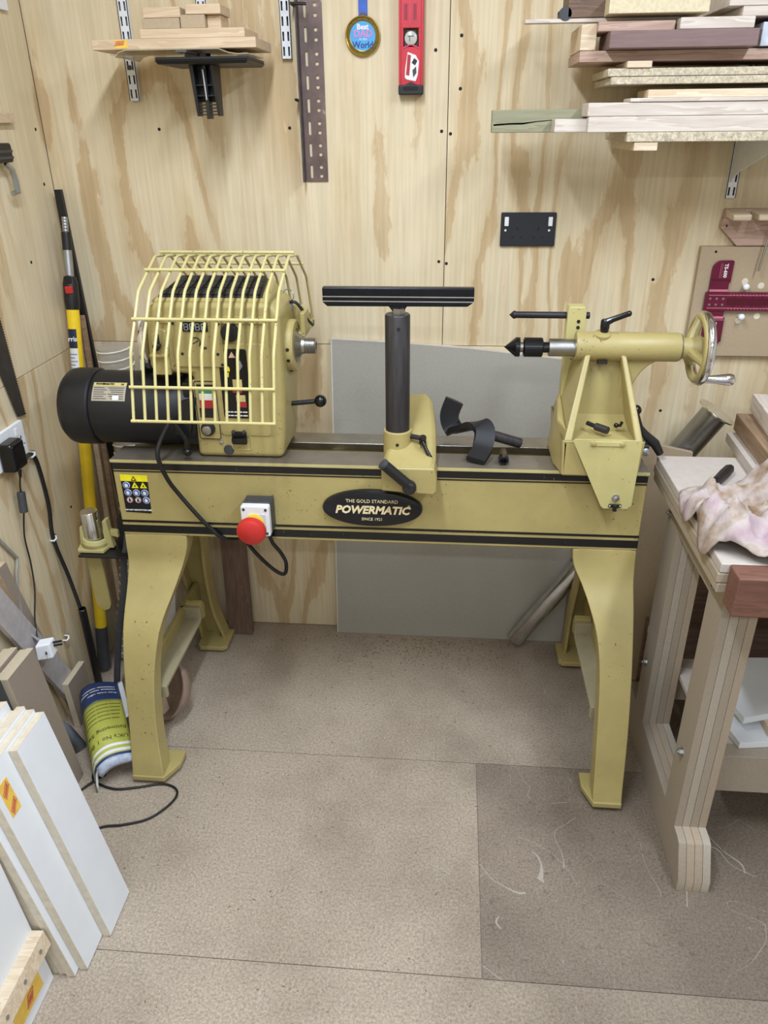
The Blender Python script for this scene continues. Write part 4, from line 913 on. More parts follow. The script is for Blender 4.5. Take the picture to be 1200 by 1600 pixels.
# boards on the small left shelf
G3 = 'boards on the small left shelf'
b1 = span('wooden_board', -.846, -.461, -.222, -.06, 1.7355, 1.7565, BEECH, 'longest pale board of the small left stack with a yellow sticker', 'board', G3)
MB().box(-.790, -.760, -.2228, -.2215, 1.7385, 1.7545).build('price_sticker', plain('orange_sticker', (236, 196, 84), .5), b1)
def red_bar(c, xd, yd, w, h, par):
    c, xd, yd = Vector(c), Vector(xd).normalized(), Vector(yd).normalized(); nn = xd.cross(yd)*.0003; P = lambda a, b: c+xd*(a*w/2+b*h*.25)+yd*(b*h/2)
    m = MB(); q = [P(-1, -1), P(1, -1), P(1, 1), P(-1, 1)]; m.hexa([p-nn for p in q]+[p+nn for p in q]); m.build('logo_ground', plain('orange_ink', (224, 150, 96), .5), par)
    r = MB(); r.tube([p+nn for p in q], .0005, 5, True); r.build('logo_frame', plain('red_ink', (172, 66, 44), .5), par)
    for i in range(6):
        a = -.78+i*.27; g = [P(a, -.55), P(a+.13, -.55), P(a+.13, .55 if i % 3 else .2), P(a, .55 if i % 2 else .1)]
        MB().hexa([p for p in g]+[p+nn*2.2 for p in g]).build('logo_stroke', MC['red_ink'], par)
red_bar((-.778, -.2231, 1.7485), (1, 0, .08), (-.08, 0, 1), .021, .0075, b1)
for n, x0, x1, y0, y1, z0, z1, m, l in (
    ('wooden_board', -.731, -.487, -.214, -.08, 1.7570, 1.7760, BEECH, 'second board from the bottom of the small left stack'),
    ('wooden_block', -.725, -.638, -.206, -.13, 1.7765, 1.7975, MDF, 'darker block at the lower left of the small stack'),
    ('wooden_block', -.722, -.635, -.204, -.12, 1.7980, 1.8190, BEECH, 'block at the upper left of the small stack'),
    ('wooden_block', -.636, -.579, -.205, -.13, 1.7765, 1.8030, MDF, 'square block at the lower right of the small stack'),
    ('wooden_block', -.578, -.546, -.190, -.12, 1.7765, 1.8030, BEECH, 'little pale block behind the square block of the small stack'),
    ('wooden_block', -.622, -.541, -.206, -.12, 1.8035, 1.8230, BEECH, 'topmost block of the small left stack')):
    span(n, x0, x1, y0, y1, z0, z1, m, l, 'board' if 'board' in n else 'block', G3)
# clear guard and black square-headed stand hanging below the left boards
ACR = NT('smoky_clear_plastic', .12); ACR.b.inputs['Base Color'].default_value = lin((196, 186, 160)); ACR.b.inputs['Alpha'].default_value = .55; ACR = ACR.m
gl = MB(); P = [(-.800, 1.7235), (-.788, 1.7195), (-.778, 1.7285), (-.762, 1.7325), (-.545, 1.7325), (-.522, 1.7245), (-.500, 1.7215), (-.478, 1.7225)]
gl.xz(P+[(x, z+.0022) for x, z in reversed(P)], -.238, -.08)
tag(gl.build('clear_guard', ACR), 'smoky clear bent plastic guard sandwiched between the left boards and the black stand', 'guard')
bs_ = thing('black_stand', (-.59, -.16, 1.59), 'black plastic square-topped ribbed stand hanging under the small left board stack', 'stand')
MB().hexa([(-.690, -.235, 1.704), (-.484, -.235, 1.704), (-.484, -.07, 1.704), (-.690, -.07, 1.704), (-.696, -.242, 1.712), (-.477, -.242, 1.712), (-.477, -.065, 1.712), (-.696, -.065, 1.712)]).box(-.694, -.479, -.240, -.067, 1.712, 1.7185).build('top_plate', BLK, bs_, .002)
mb = MB()
for x in (-.622, -.572): mb.hexa([(x, -.195, 1.598), (x+.006, -.195, 1.598), (x+.006, -.165, 1.598), (x, -.165, 1.598), (x-.006, -.205, 1.704), (x+.004, -.205, 1.704), (x+.004, -.15, 1.704), (x-.006, -.15, 1.704)])
mb.box(-.622, -.568, -.170, -.165, 1.628, 1.704); mb.box(-.599, -.591, -.195, -.165, 1.592, 1.704)
mb.build('stem', BLK, bs_, .001)
for z in (1.600, 1.607, 1.614, 1.621, 1.640, 1.662): MB().box(-.618, -.570, -.193, -.166, z, z+.0025).build('rib', BLK, bs_)
MB().cyl((-.594, -.199, 1.632), (-.597, -.199, 1.695), .0024, None, 8).build('steel_pin', ZNC, bs_)
MB().cyl((-.595, -.18, 1.7185), (-.595, -.18, 1.728), .015, None, 16).build('hanger_nut', BLKG, bs_)

# ------------------------------------------------------------------ behind the lathe
gs = MB().ext([(-.363, -.040, 0.0), (.405, -.040, 0.0), (.405, -.0135, .958), (.33, -.0135, .966), (.05, -.0135, .995), (-.15, -.0135, 1.008), (-.349, -.0135, 1.017)], (0, .011, 0)).build('wall_board', GREY, None, .0006, 1)
tag(gs, 'large grey-brown board with a pale edge leaning on the back wall behind the lathe', 'board')
MB().ext([(-.3645, -.0405, 0.001), (-.3605, -.0405, 0.001), (-.3465, -.0140, 1.0165), (-.3505, -.0140, 1.018)], (0, .011, 0)).build('board_edge', GREYE, gs)
MB().ext([(.33, -.0140, .966), (.05, -.0140, .995), (-.15, -.0140, 1.008), (-.349, -.0140, 1.017), (-.349, -.0140, 1.0205), (-.15, -.0140, 1.0115), (.05, -.0140, .9985), (.33, -.0140, .9695)], (0, .0115, 0)).build('board_edge', GREYE, gs)
o = board('wooden_plank', (0, 0, 0), (.76, .083, .022), (0, 0, 0), DRKW, 'dark brown plank standing against the wall behind the left legs', 'plank')
o.matrix_world = Matrix.Translation((-.696, -.047, .382)) @ Matrix.Rotation(radians(-3), 4, 'X') @ Matrix.Rotation(radians(-90), 4, 'Y') @ Matrix.Rotation(radians(90), 4, 'X')
pl = thing('table_leg', (.24, -.06, 0), 'round chromed metal table leg with a mounting flange, leaning diagonally behind the right legs', 'table leg')
A, B = Vector((.243, -.075, .028)), Vector((.722, -.165, .868)); D = (B-A).normalized()
MB().rev([(.026, 0), (.0285, .004), (.0285, .42)], A, D, 32).build('lower_tube', CHR, pl)
MB().rev([(.038, .40), (.038, (B-A).length)], A, D, 32).build('upper_tube', metal('brushed_steel', (170, 172, 174), .32), pl)
MB().rev([(.055, 0), (.055, .005)], B, D, 36).build('flange', CHR, pl, .001)
# white panel, spiral hose and the long-handled poles in the left corner
wp_ = MB().ext([(-.908, -.330, 0), (-.834, -.330, 0), (-.834, -.045, 1.075), (-.908, -.045, 1.075)], (0, .014, .0)).build('leaning_board', WHT, None, .001)
tag(wp_, 'narrow white board standing behind the lathe motor and left legs', 'board')
MB().ext([(-.862, -.2245, .40), (-.852, -.2245, .40), (-.840, -.2330, .365), (-.850, -.2330, .365)], (0, .001, 0)).build('black_stripe', BLK, wp_)
HOS = NT('clear_hose', .2); HOS.b.inputs['Base Color'].default_value = lin((190, 184, 172)); HOS.b.inputs['Alpha'].default_value = .6; HOS = HOS.m
ho = thing('spiral_hose', (-1.03, -.2, 0), 'clear plastic dust hose with a pale spiral rib standing behind the motor', 'hose')
hp = smooth_path([(-.966, -.105, 1.012), (-.966, -.103, .90), (-.965, -.105, .75), (-.972, -.125, .52), (-.992, -.150, .32), (-1.015, -.19, .15), (-1.03, -.22, .012)], 14)
MB().tube(hp, .048, 24).build('hose_wall', HOS, ho)
hx = []; L = 0; acc = [0]
for a, b in zip(hp, hp[1:]): acc.append(acc[-1]+(b-a).length)
nrev = acc[-1]/.026; N = int(nrev*16)
for i in range(N+1):
    s_ = acc[-1]*i/N; j = max(q for q in range(len(acc)) if acc[q] <= s_+1e-9); j = min(j, len(hp)-2)
    t = (s_-acc[j])/(acc[j+1]-acc[j]); c = hp[j].lerp(hp[j+1], t); tg = (hp[j+1]-hp[j]).normalized()
    e1 = tg.cross(Vector((0, 1, 0))).normalized(); e2 = tg.cross(e1); an = 2*pi*i/16
    hx.append(c+(e1*cos(an)+e2*sin(an))*.0485)
MB().tube(hx, .0030, 5).build('spiral_rib', plain('hose_rib', (222, 218, 206), .4), ho)
ye = thing('yellow_pole', (-1.08, -.31, 0), 'yellow telescopic pole with a black grip and red button standing in the left corner', 'pole')
YP = plain('yellow_pole_paint', (242, 206, 36), .35, 0, .06)
A, B = Vector((-1.086, -.305, .012)), Vector((-1.068, -.062, 1.318)); pt = lambda t: A.lerp(B, t)
MB().cyl(pt(.10), pt(.855), .0175, None, 24).build('tube', YP, ye)
MB().cyl(pt(0), pt(.11), .0195, .0185, 20).build('foot', DGR, ye, .001)
MB().rev([(.0185, 0), (.0205, .02), (.0205, .07), (.016, .09)], pt(.845), B-A, 20).build('grip', BLK, ye)
MB().obox(pt(.888)+Vector((.004, -.020, 0)), (.020, .012, .020)).build('lock_button', RED, ye, .003)
MB().obox(pt(.905)+Vector((.004, -.016, .004)), (.016, .012, .022)).build('lock_lever', BLK, ye, .003)
MB().cyl(pt(.905), pt(.97), .0118, None, 16).build('inner_tube', ZNC, ye)
MB().cyl(pt(.965), pt(1.0), .0125, None, 16).build('tip_collar', BLK, ye)
tg_ = MB().cyl(pt(1.0), pt(1.03), .008, None, 12)
for i in range(5): tg_.rev([(.0075, 0), (.0092, .002), (.0075, .004)], pt(1.0+.006*i), B-A, 12)
tg_.build('screw_tip', ZNC, ye)
lbp = MB(); ax_ = (B-A).normalized(); e1 = Vector((1, 0, 0))-ax_*ax_.x; e1.normalize(); e2 = ax_.cross(e1)
def wrap(t0, t1, a0, a1, r, mat, nm):
    mb = MB(); n = 7; vs = []
    for t in (t0, t1):
        for i in range(n):
            an = radians(a0+(a1-a0)*i/(n-1)); vs.append(pt(t)+(e1*cos(an)+e2*sin(an))*r)
    mb.add(vs, [(i, i+1, n+i+1, n+i) for i in range(n-1)]); return mb.build(nm, mat, ye)
wrap(.765, .805, 195, 310, .0178, plain('navy_label', (24, 34, 66), .4), 'maker_label'); wrap(.655, .764, 195, 310, .0178, WHP, 'care_label'); wrap(.64, .655, 195, 310, .0178, MC['navy_label'], 'maker_label')
for t in [.668+.0075*i for i in range(12)]: wrap(t, t+.0028, 225, 300-10*(int(t*1000) % 3), .01795, plain('grey_small_print', (150, 156, 168), .5), 'small_print')
fr_ = -(ax_.cross(Vector((1, 0, 0)))).normalized()
n_f = Vector((.10, -1, .12)).normalized()
text('maker_lettering', 'rris', .0185, pt(.785)+Vector((.001, -.0190, .002)), (1, .05, 0), (0, .18, 1), WHP, ye, .0002, bold=.0005)
tag(MB().hexa([(-1.048, -.060, .0), (-1.026, -.060, .0), (-1.026, -.047, .0), (-1.048, -.047, .0), (-1.094, -.035, 1.425), (-1.074, -.035, 1.425), (-1.074, -.022, 1.425), (-1.094, -.022, 1.425)]).build('black_strip', BLK, None, .001), 'flat black strip leaning in the left corner behind the yellow pole', 'strip')
for i, (xa, xb, zt) in enumerate(((-1.072, -1.086, 1.10), (-1.054, -1.066, 1.09))):
    o = MB().hexa([(xa-.008, -.16+.03*i, .0), (xa+.007, -.16+.03*i, .0), (xa+.007, -.15+.03*i, .0), (xa-.008, -.15+.03*i, .0), (xb-.008, -.062, zt), (xb+.006, -.062, zt), (xb+.006, -.053, zt), (xb-.008, -.053, zt)]).build('timber_lath', OAKW if i else BEECH, None, .001)
    tag(o, ['pale lath leaning directly behind the yellow pole', 'brown lath leaning between the pale lath and the black strip'][i], 'lath')
# ------------------------------------------------------------------ left wall
sw_ = thing('hand_saw', (-1.10, -.45, .905), 'dark steel hand saw hanging on the left wall at the frame edge', 'saw')
tp = [(-.394, .907), (-.434, .914)]; 
L0, L1 = Vector((-.394, .907)), Vector((-.425, 1.38)); poly = [(-.434, .914), (-.545, 1.36)]
nT = 70; teeth = []
for i in range(nT):
    a = L1.lerp(L0, i/nT); b = L1.lerp(L0, (i+.55)/nT); teeth += [(a.x-.003, a.y), (b.x+.002, b.y)]
MB().yz(poly+teeth+[(-.394, .907)], -1.1045, -1.1035).build('blade', plain('dark_saw_steel', (66, 62, 58), .4, .6, .2), sw_)
MB().yz([(-.43, 1.37), (-.55, 1.35), (-.56, 1.47), (-.50, 1.50), (-.44, 1.46)], -1.1085, -1.094).build('handle', BLK, sw_, .004)
wk = thing('wall_socket', (-1.105, -.5, .81), 'white double wall socket on the left wall with a black adapter plugged in', 'socket')
MB().yz(rrect(-.574, -.425, .812, .905, .006), -1.1095, -1.0995).build('face_plate', WHT, wk, .003)
for y in (-.545, -.455):
    MB().box(-1.0998, -1.0972, y-.014, y-.003, .874, .893).build('rocker', WHT, wk, .001)
for dy, dz, a, b in ((0, .022, .0022, .004), (-.011, 0, .0036, .002), (.011, 0, .0036, .002)):
    MB().box(-1.0998, -1.0990, -.448+dy-a, -.448+dy+a, .842+dz-b, .842+dz+b).build('pin_slot', DARK, wk)
ad = thing('power_adapter', (-1.08, -.53, .80), 'black power adapter in the white socket with a thin lead hanging down', 'adapter')
MB().loft([[(x, y0, z0), (x, y1, z0), (x, y1, z1), (x, y0, z1)] for x, y0, y1, z0, z1 in ((-1.0975, -.562, -.502, .812, .886), (-1.066, -.562, -.502, .812, .886), (-1.058, -.556, -.508, .818, .880))]).build('body', BLKG, ad, .006, 3)
MB().box(-1.0585, -1.0575, -.512, -.500, .866, .869).build('white_print', WHP, ad)
MB().cyl((-1.075, -.525, .806), (-1.078, -.525, .786), .005, .0035, 10).build('strain_relief', BLK, ad)
MB().tube(smooth_path([(-1.078, -.525, .79), (-1.082, -.528, .765), (-1.084, -.529, .746)]), .0022, 6).build('lead', RUB, ad)
MB().cyl((-1.084, -.529, .746), (-1.082, -.540, .693), .0105, None, 16).build('ferrite_lump', DGR, ad, .002)
MB().tube(smooth_path([(-1.082, -.540, .694), (-1.098, -.538, .62), (-1.100, -.536, .54), (-1.092, -.560, .47), (-1.085, -.60, .41), (-1.075, -.625, .372), (-1.060, -.645, .36), (-1.035, -.665, .345), (-1.02, -.69, .36)]), .0022, 6).build('lead', RUB, ad)
gc = thing('grey_cable', (-1.09, -.64, .34), 'grey cable with a white three-pin plug hanging down the left wall', 'cable')
MB().tube(smooth_path([(-1.103, -.70, .78), (-1.103, -.645, .68), (-1.103, -.590, .592), (-1.103, -.584, .580), (-1.100, -.610, .54), (-1.098, -.632, .46), (-1.090, -.640, .40), (-1.070, -.640, .372), (-1.055, -.640, .362)]), .0042, 8).build('sheath', GRC, gc)
MB().hexa([(-1.060, -.675, .322), (-1.022, -.660, .322), (-1.022, -.625, .328), (-1.060, -.640, .328), (-1.060, -.672, .368), (-1.026, -.657, .368), (-1.026, -.627, .372), (-1.060, -.642, .372)]).build('plug', WHT, gc, .005)
for z in (.352, .362): MB().cyl((-1.024, -.642, z), (-1.004, -.634, z), .003, None, 8).build('pin', BLK, gc)
bc = thing('black_cable', (-1.09, -.40, 0), 'thick black cable clipped down the left wall into a black conduit tube on the floor', 'cable')
MB().tube(smooth_path([(-1.075, -.49, .82), (-1.098, -.44, .808), (-1.103, -.408, .798), (-1.103, -.392, .757), (-1.103, -.385, .64), (-1.103, -.400, .54), (-1.08, -.405, .42), (-1.055, -.424, .325)]), .0055, 8).build('sheath', RUB, bc)
MB().rev([(.0115, .0), (.0115, .325), (.0085, .327), (.0085, .30)], (-1.080, -.369, .001), (.03, -.055, .323), 18).build('conduit', BLK, bc)
for i, (y, z) in enumerate(((-.412, .800), (-.400, .540), (-.452, .235))):
    cc = thing('cable_clip', (-1.10, y, z), 'white cable clip on the left wall, %s' % ('next to the socket', 'halfway down the black cable', 'empty, lowest near the floor')[i], 'clip')
    MB().tube([(-1.1092, y-.007, z-.004), (-1.098, y-.007, z-.004), (-1.094, y, z), (-1.098, y+.007, z+.004), (-1.1092, y+.007, z+.004)], .0028, 6).build('hook', WHT, cc)
    MB().cyl((-1.109, y+.008, z+.008), (-1.098, y+.008, z+.008), .0022, None, 8).build('nail', ZNC, cc)
cp_ = thing('spring_clip', (-1.10, -.27, 1.48), 'black and grey metal clip on the left wall at the frame edge', 'clip')
MB().yz(rrect(-.31, -.236, 1.502, 1.545, .008), -1.1095, -1.080).build('jaw', BLK, cp_, .003)
for z in (1.513, 1.527): MB().box(-1.080, -1.077, -.305, -.240, z-.003, z+.003).build('ridge', DGR, cp_)
MB().tube([(-1.09, -.262, 1.50), (-1.085, -.245, 1.485), (-1.085, -.240, 1.46), (-1.085, -.240, 1.435), (-1.09, -.258, 1.432)], [.005, .007, .008, .008, .006], 8).build('lever', ZNC, cp_)
tag(MB().box(-1.1095, -1.0995, -.26, -.082, 1.832, 2.05).build('white_sheet', WHT, None, .001), 'corner of a white sheet on the left wall at the top left of the picture', 'sheet')
tag(MB().box(-1.1095, -1.095, -.40, -.165, 1.588, 1.610).build('wooden_batten', BEECH, None, .001), 'short wooden batten on the left wall above the spring clip', 'batten')

# ------------------------------------------------------------------ boards leaning on the left wall
def lean(name, bx, y0, y1, L, t, th, mat, label, cat, group=None, edge=None, z0=0, dy=0):
    up = Vector((-sin(th), dy, cos(th))).normalized(); n = Vector((cos(th), 0, sin(th)))
    A = Vector((bx, y0, z0)); B = Vector((bx, y1, z0))
    q = [A, B, B+up*L, A+up*L]; m = MB(); m.hexa([p-n*t for p in q]+q)
    zmin = min(v.z for v in m.v); m.v = [v+Vector((0, 0, z0-zmin)) for v in m.v]
    o = tag(m.build(name, mat, None, .0008, 1), label, cat, group)
    if edge:
        e = MB(); d = Vector((0, 0, z0-zmin))
        for f in ((0.0,),):
            pass
        e.hexa([A+up*L-n*t+d, B+up*L-n*t+d, B+up*L+d, A+up*L+d]+[p+up*.0006 for p in (A+up*L-n*t+d, B+up*L-n*t+d, B+up*L+d, A+up*L+d)])
        e.hexa([B-n*t+d, B+d, B+up*L+d, B+up*L-n*t+d]+[p+Vector((0, -.0006, 0)) for p in (B-n*t+d, B+d, B+up*L+d, B+up*L-n*t+d)])
        e.build('sawn_edge', edge, o)
    return o
G4 = 'white-faced boards leaning at the left'; G5 = 'MDF offcuts leaning on the left wall'
T = .0185
for i, (y0, y1, L) in enumerate(((-1.088, -1.196, .535), (-1.088, -1.272, .540), (-1.086, -1.289, .545), (-1.088, -1.285, .535), (-1.08, -1.285, .550))):
    o = lean('white_board', -.700-i*T*1.03, y0, y1, L, T-.0006, .172, MEL, ('frontmost narrow white-faced board of the leaning stack', 'second white-faced board of the leaning stack, with an orange sticker', 'third white-faced board of the leaning stack', 'fourth white-faced board of the leaning stack', 'rearmost white-faced board of the leaning stack')[i], 'board', G4, PLYE)
    if i == 1:
        th = .172; up = Vector((-sin(th), 0, cos(th))); n = Vector((cos(th), 0, sin(th))); A = Vector((-.700-T*1.03, -1.24, .0032))
        q = [A+up*.425+Vector((0, -.018, 0)), A+up*.425+Vector((0, .012, 0)), A+up*.50+Vector((0, .012, 0)), A+up*.50+Vector((0, -.018, 0))]
        s_ = MB().hexa([p+n*.0002 for p in q]+[p+n*.0009 for p in q]).build('price_sticker', MC['orange_sticker'], o)
        for a in (.443, .481): red_bar(A+up*a+n*.0011+Vector((0, -.003, 0)), Vector((0, 0, 0))+Vector((0, 1, 0))*.75+up*.66, up*.75-Vector((0, 1, 0))*.66, .027, .011, o)
th = .12
for i in range(4):
    lean('mdf_board', -.963-i*.0212, -.744+.002*(i % 2), -.868-.006*(i % 2), .421-.007*(i % 2), .0178, th, MDFD, ('foremost grey-brown MDF offcut of the leaning four', 'second MDF offcut of the leaning four', 'third MDF offcut of the leaning four', 'rearmost MDF offcut of the leaning four')[i], 'board', G5, MDFE)
lean('black_board', -.962, -.885, -1.06, .50, .018, .13, plain('charcoal_board', (58, 60, 62), .6, 0, .2, 0, 30), 'charcoal board leaning left of the MDF offcuts', 'board')
lean('beige_board', -.935, -1.07, -1.30, .40, .018, .13, MDF, 'beige board leaning at the left frame edge behind the white boards', 'board')
lean('wooden_plank', -1.0935, -.485, -.525, .625, .014, .004, MDFD, 'grey-brown plank slanting along the left wall with its sawn top end showing', 'plank', None, BEECH, 0, -.26)
lean('grey_plank', -1.077, -.425, -.505, .80, .014, .002, plain('lilac_grey_paint', (178, 172, 172), .6), 'lilac-grey plank slanting along the left wall behind the MDF offcuts', 'plank', None, None, 0, -.50)
lean('mdf_board', -1.052, -.457, -.565, .155, .018, .05, MDFD, 'small low MDF offcut against the left wall near the black conduit', 'board', None, MDFE)
gf = []
for i in range(9):
    t = i/8; gf.append([(-1.01+.0*t+.010*sin(t*9), -.735+.105*t, .001), (-1.055+.02*sin(t*7), -.715+.09*t, .30-.24*t)])
m_ = MB(); vs = [Vector(p) for r in gf for p in r]; m_.add(vs, [(2*i, 2*i+1, 2*i+3, 2*i+2) for i in range(8)])
o = tag(m_.build('plastic_sheet', plain('blue_grey_plastic', (150, 154, 160), .4), None, 0, 2, 80), 'crumpled blue-grey plastic sheet beside the MDF offcuts', 'sheet'); q = o.modifiers.new('s', 'SOLIDIFY'); q.thickness = .003
# framed white panel with a screwed batten, front left
pn_ = thing('battened_panel', (-.79, -1.5, 0), 'white panel with a screwed wooden batten across it, at the bottom left corner', 'panel')
def lp(bx, y0, y1, L, t, th, z0=0):
    up = Vector((-sin(th), 0, cos(th))); n = Vector((cos(th), 0, sin(th))); A = Vector((bx, y0, z0+t*sin(th))); B = Vector((bx, y1, z0+t*sin(th)))
    q = [A, B, B+up*L, A+up*L]; return MB().hexa([p-n*t for p in q]+q)
lp(-.782, -1.294, -1.75, .36, .016, .10).build('white_face', MEL, pn_, .0008)
MB().hexa([(-.800, -1.294, .108), (-.764, -1.294, .112), (-.764, -1.74, .112), (-.800, -1.74, .108), (-.803, -1.294, .150), (-.772, -1.294, .154), (-.772, -1.74, .154), (-.803, -1.74, .150)]).build('batten', PINE, pn_, .0015)
for y in (-1.325, -1.385, -1.45): MB().cyl((-.7700, y, .132), (-.7665, y, .133), .0045, None, 10).build('screw', ZNC, pn_)
MB().hexa([(-.7850, -1.325, .030), (-.7850, -1.42, .030), (-.7890, -1.42, .072), (-.7890, -1.325, .072), (-.7834, -1.325, .030), (-.7834, -1.42, .030), (-.7876, -1.42, .072), (-.7876, -1.325, .072)]).build('sticker', MC['orange_sticker'], pn_)
red_bar((-.7852, -1.366, .051), (0, .75, .0), (-.09, 0, 1), .020, .024, pn_)

# ------------------------------------------------------------------ floor clutter
SURF = lambda s_, t: None
def bro(s_, t, h=0):
    A, B, C, Dd = Vector((-1.052, -.575, .085)), Vector((-.950, -.495, .115)), Vector((-.915, -.810, .03)), Vector((-.815, -.730, .085))
    p = (A.lerp(B, t)).lerp(C.lerp(Dd, t), s_); arch = .045*sin(pi*min(max(t, 0), 1)**.7) + .018*sin(pi*s_) - .03*max(0, s_-.75)
    curl = max(0, .22-t)/.22
    n = Vector((.05, -.25, .95)).normalized()
    return p+Vector((.018*curl*curl, .0, arch-.055*curl*curl))+n*h
br_ = thing('brochure', (-.9, -.65, 0), 'folded blue and lime brochure curled up on the floor by the left front leg', 'brochure')
NVY = plain('navy_cover', (40, 58, 100), .4, 0, .05); LIM = plain('lime_cover', (176, 180, 80), .4, 0, .05); PAG = plain('page_white', (222, 224, 226), .45, 0, .04)
def patch(s0, s1, t0, t1, mat, nm, h=0, n=14, par=br_, thick=.0012):
    m = MB(); vs = []
    for i in range(n+1):
        for j in range(n+1): vs.append(bro(s0+(s1-s0)*i/n, t0+(t1-t0)*j/n, h))
    m.add(vs, [(i*(n+1)+j, i*(n+1)+j+1, (i+1)*(n+1)+j+1, (i+1)*(n+1)+j) for i in range(n) for j in range(n)])
    o = m.build(nm, mat, par, 0, 2, 80)
    q = o.modifiers.new('s', 'SOLIDIFY'); q.thickness = thick; q.offset = -1; return o
c1 = patch(0, .33, 0, 1, NVY, 'navy_cover'); c2 = patch(.33, 1, 0, 1, LIM, 'lime_cover')
patch(.88, .905, 0, 1, WHP, 'white_band', .0004); patch(.935, .96, 0, 1, PAG, 'white_band', .0004); patch(.975, 1.0, 0, 1, NVY, 'navy_band', .0004)
patch(-.01, .60, .97, 1.10, PAG, 'inner_pages', -.006); patch(-.005, 1.0, .02, .99, PAG, 'inner_pages', -.010, thick=.006)
m_ = MB(); pr_ = []
for t in [.22+.78*j/10 for j in range(11)]:
    a = bro(1, t); pr_.append([a, a+Vector((.008, -.008, -.018)), a+Vector((.008, .004, -.035)), a+Vector((.0, .05, -.045))])
vs = [p for r in pr_ for p in r]; vs = [Vector((p.x, p.y, max(p.z, .004))) for p in vs]
m_.add(vs, [(i*4+j, i*4+j+1, (i+1)*4+j+1, (i+1)*4+j) for i in range(10) for j in range(3)]); o = m_.build('rolled_pages', plain('page_print', (176, 186, 204), .4, 0, .25, 0, 60), br_, 0, 2, 80); q = o.modifiers.new('s', 'SOLIDIFY'); q.thickness = .003
def surf_text(s_, size, s0, t0, mat, par, bold=.0):
    cu = bpy.data.curves.new('c', 'FONT'); cu.body = s_; cu.size = 1; cu.align_x = 'LEFT'; cu.align_y = 'CENTER'; cu.offset = bold; cu.resolution_u = 2
    t = bpy.data.objects.new('c', cu); COL.objects.link(t); bpy.context.view_layer.update()
    me = bpy.data.meshes.new_from_object(t.evaluated_get(bpy.context.evaluated_depsgraph_get())); bpy.data.objects.remove(t, do_unlink=True); bpy.data.curves.remove(cu)
    for v in me.vertices: v.co = bro(s0+v.co.y*size/.30, t0-v.co.x*size/.10, .0010)
    me.materials.clear(); me.materials.append(mat); o = bpy.data.objects.new('cover_lettering', me); COL.objects.link(o); attach(o, par)
OLV = plain('olive_print', (96, 92, 30), .5)
surf_text('Free trade offer', .0095, .215, .93, WHP, c1, .02); [patch(s0, s0+.010, a, b, WHP, 'small_print', .0005, 4, c1, .0006) for s0, rr in ((.150, ((.62, .92), (.38, .59), (.16, .35))), (.105, ((.55, .92), (.22, .52)))) for a, b in rr]
for i, s0 in enumerate((.40, .45, .50, .55, .60)): [patch(s0, s0+.008, a, b, OLV, 'small_print', .0005, 6, c2, .0006) for a, b in ((.10+.02*i, .42), (.44, .70), (.72, .95-.02*i))]
surf_text('Estimating Se', .0150, .72, .97, OLV, c2, .015); surf_text("UK's No 1 Bui", .0150, .815, .97, OLV, c2, .015)
bw = thing('wooden_bowl', (-.80, -.5, 0), 'brown turned wooden bowl lying tipped on the floor under the left ledge', 'bowl')
MB().rev([(.0, -.035), (.035, -.034), (.070, -.015), (.088, .012), (.092, .026), (.087, .026), (.080, .010), (.062, -.010), (.030, -.024), (.0, -.026)], (-.795, -.470, .0835), (-.55, -.62, .42), 40).build('bowl_shell', plain('bowl_wood', (150, 128, 112), .55, 0, .15, 0, 20), bw)
tag(MB().hexa([(-.852, -.535, .060), (-.805, -.535, .035), (-.80, -.50, .030), (-.85, -.50, .052), (-.845, -.53, .112), (-.812, -.53, .100), (-.808, -.50, .092), (-.842, -.50, .104)]).build('wooden_wedge', BEECH, None, .003), 'small pale wooden wedge sitting in the tipped bowl', 'wedge')
tag(MB().tube(smooth_path([(-.87, -.955, .004), (-.842, -.917, .004), (-.79, -.905, .004), (-.734, -.883, .004), (-.700, -.845, .004), (-.684, -.806, .004), (-.695, -.778, .004), (-.735, -.765, .0035), (-.80, -.782, .0035), (-.855, -.792, .004), (-.905, -.778, .004), (-.931, -.758, .004), (-.945, -.70, .004), (-.985, -.65, .006), (-1.0, -.60, .02), (-1.03, -.57, .03)]), .0032, 7).tube(smooth_path([(-.975, -.85, .004), (-.946, -.805, .004), (-.92, -.770, .0075), (-.90, -.745, .004)]), .0032, 7).build('floor_cable', RUB), 'thin black cable looping over the floor in front of the left leg', 'cable')

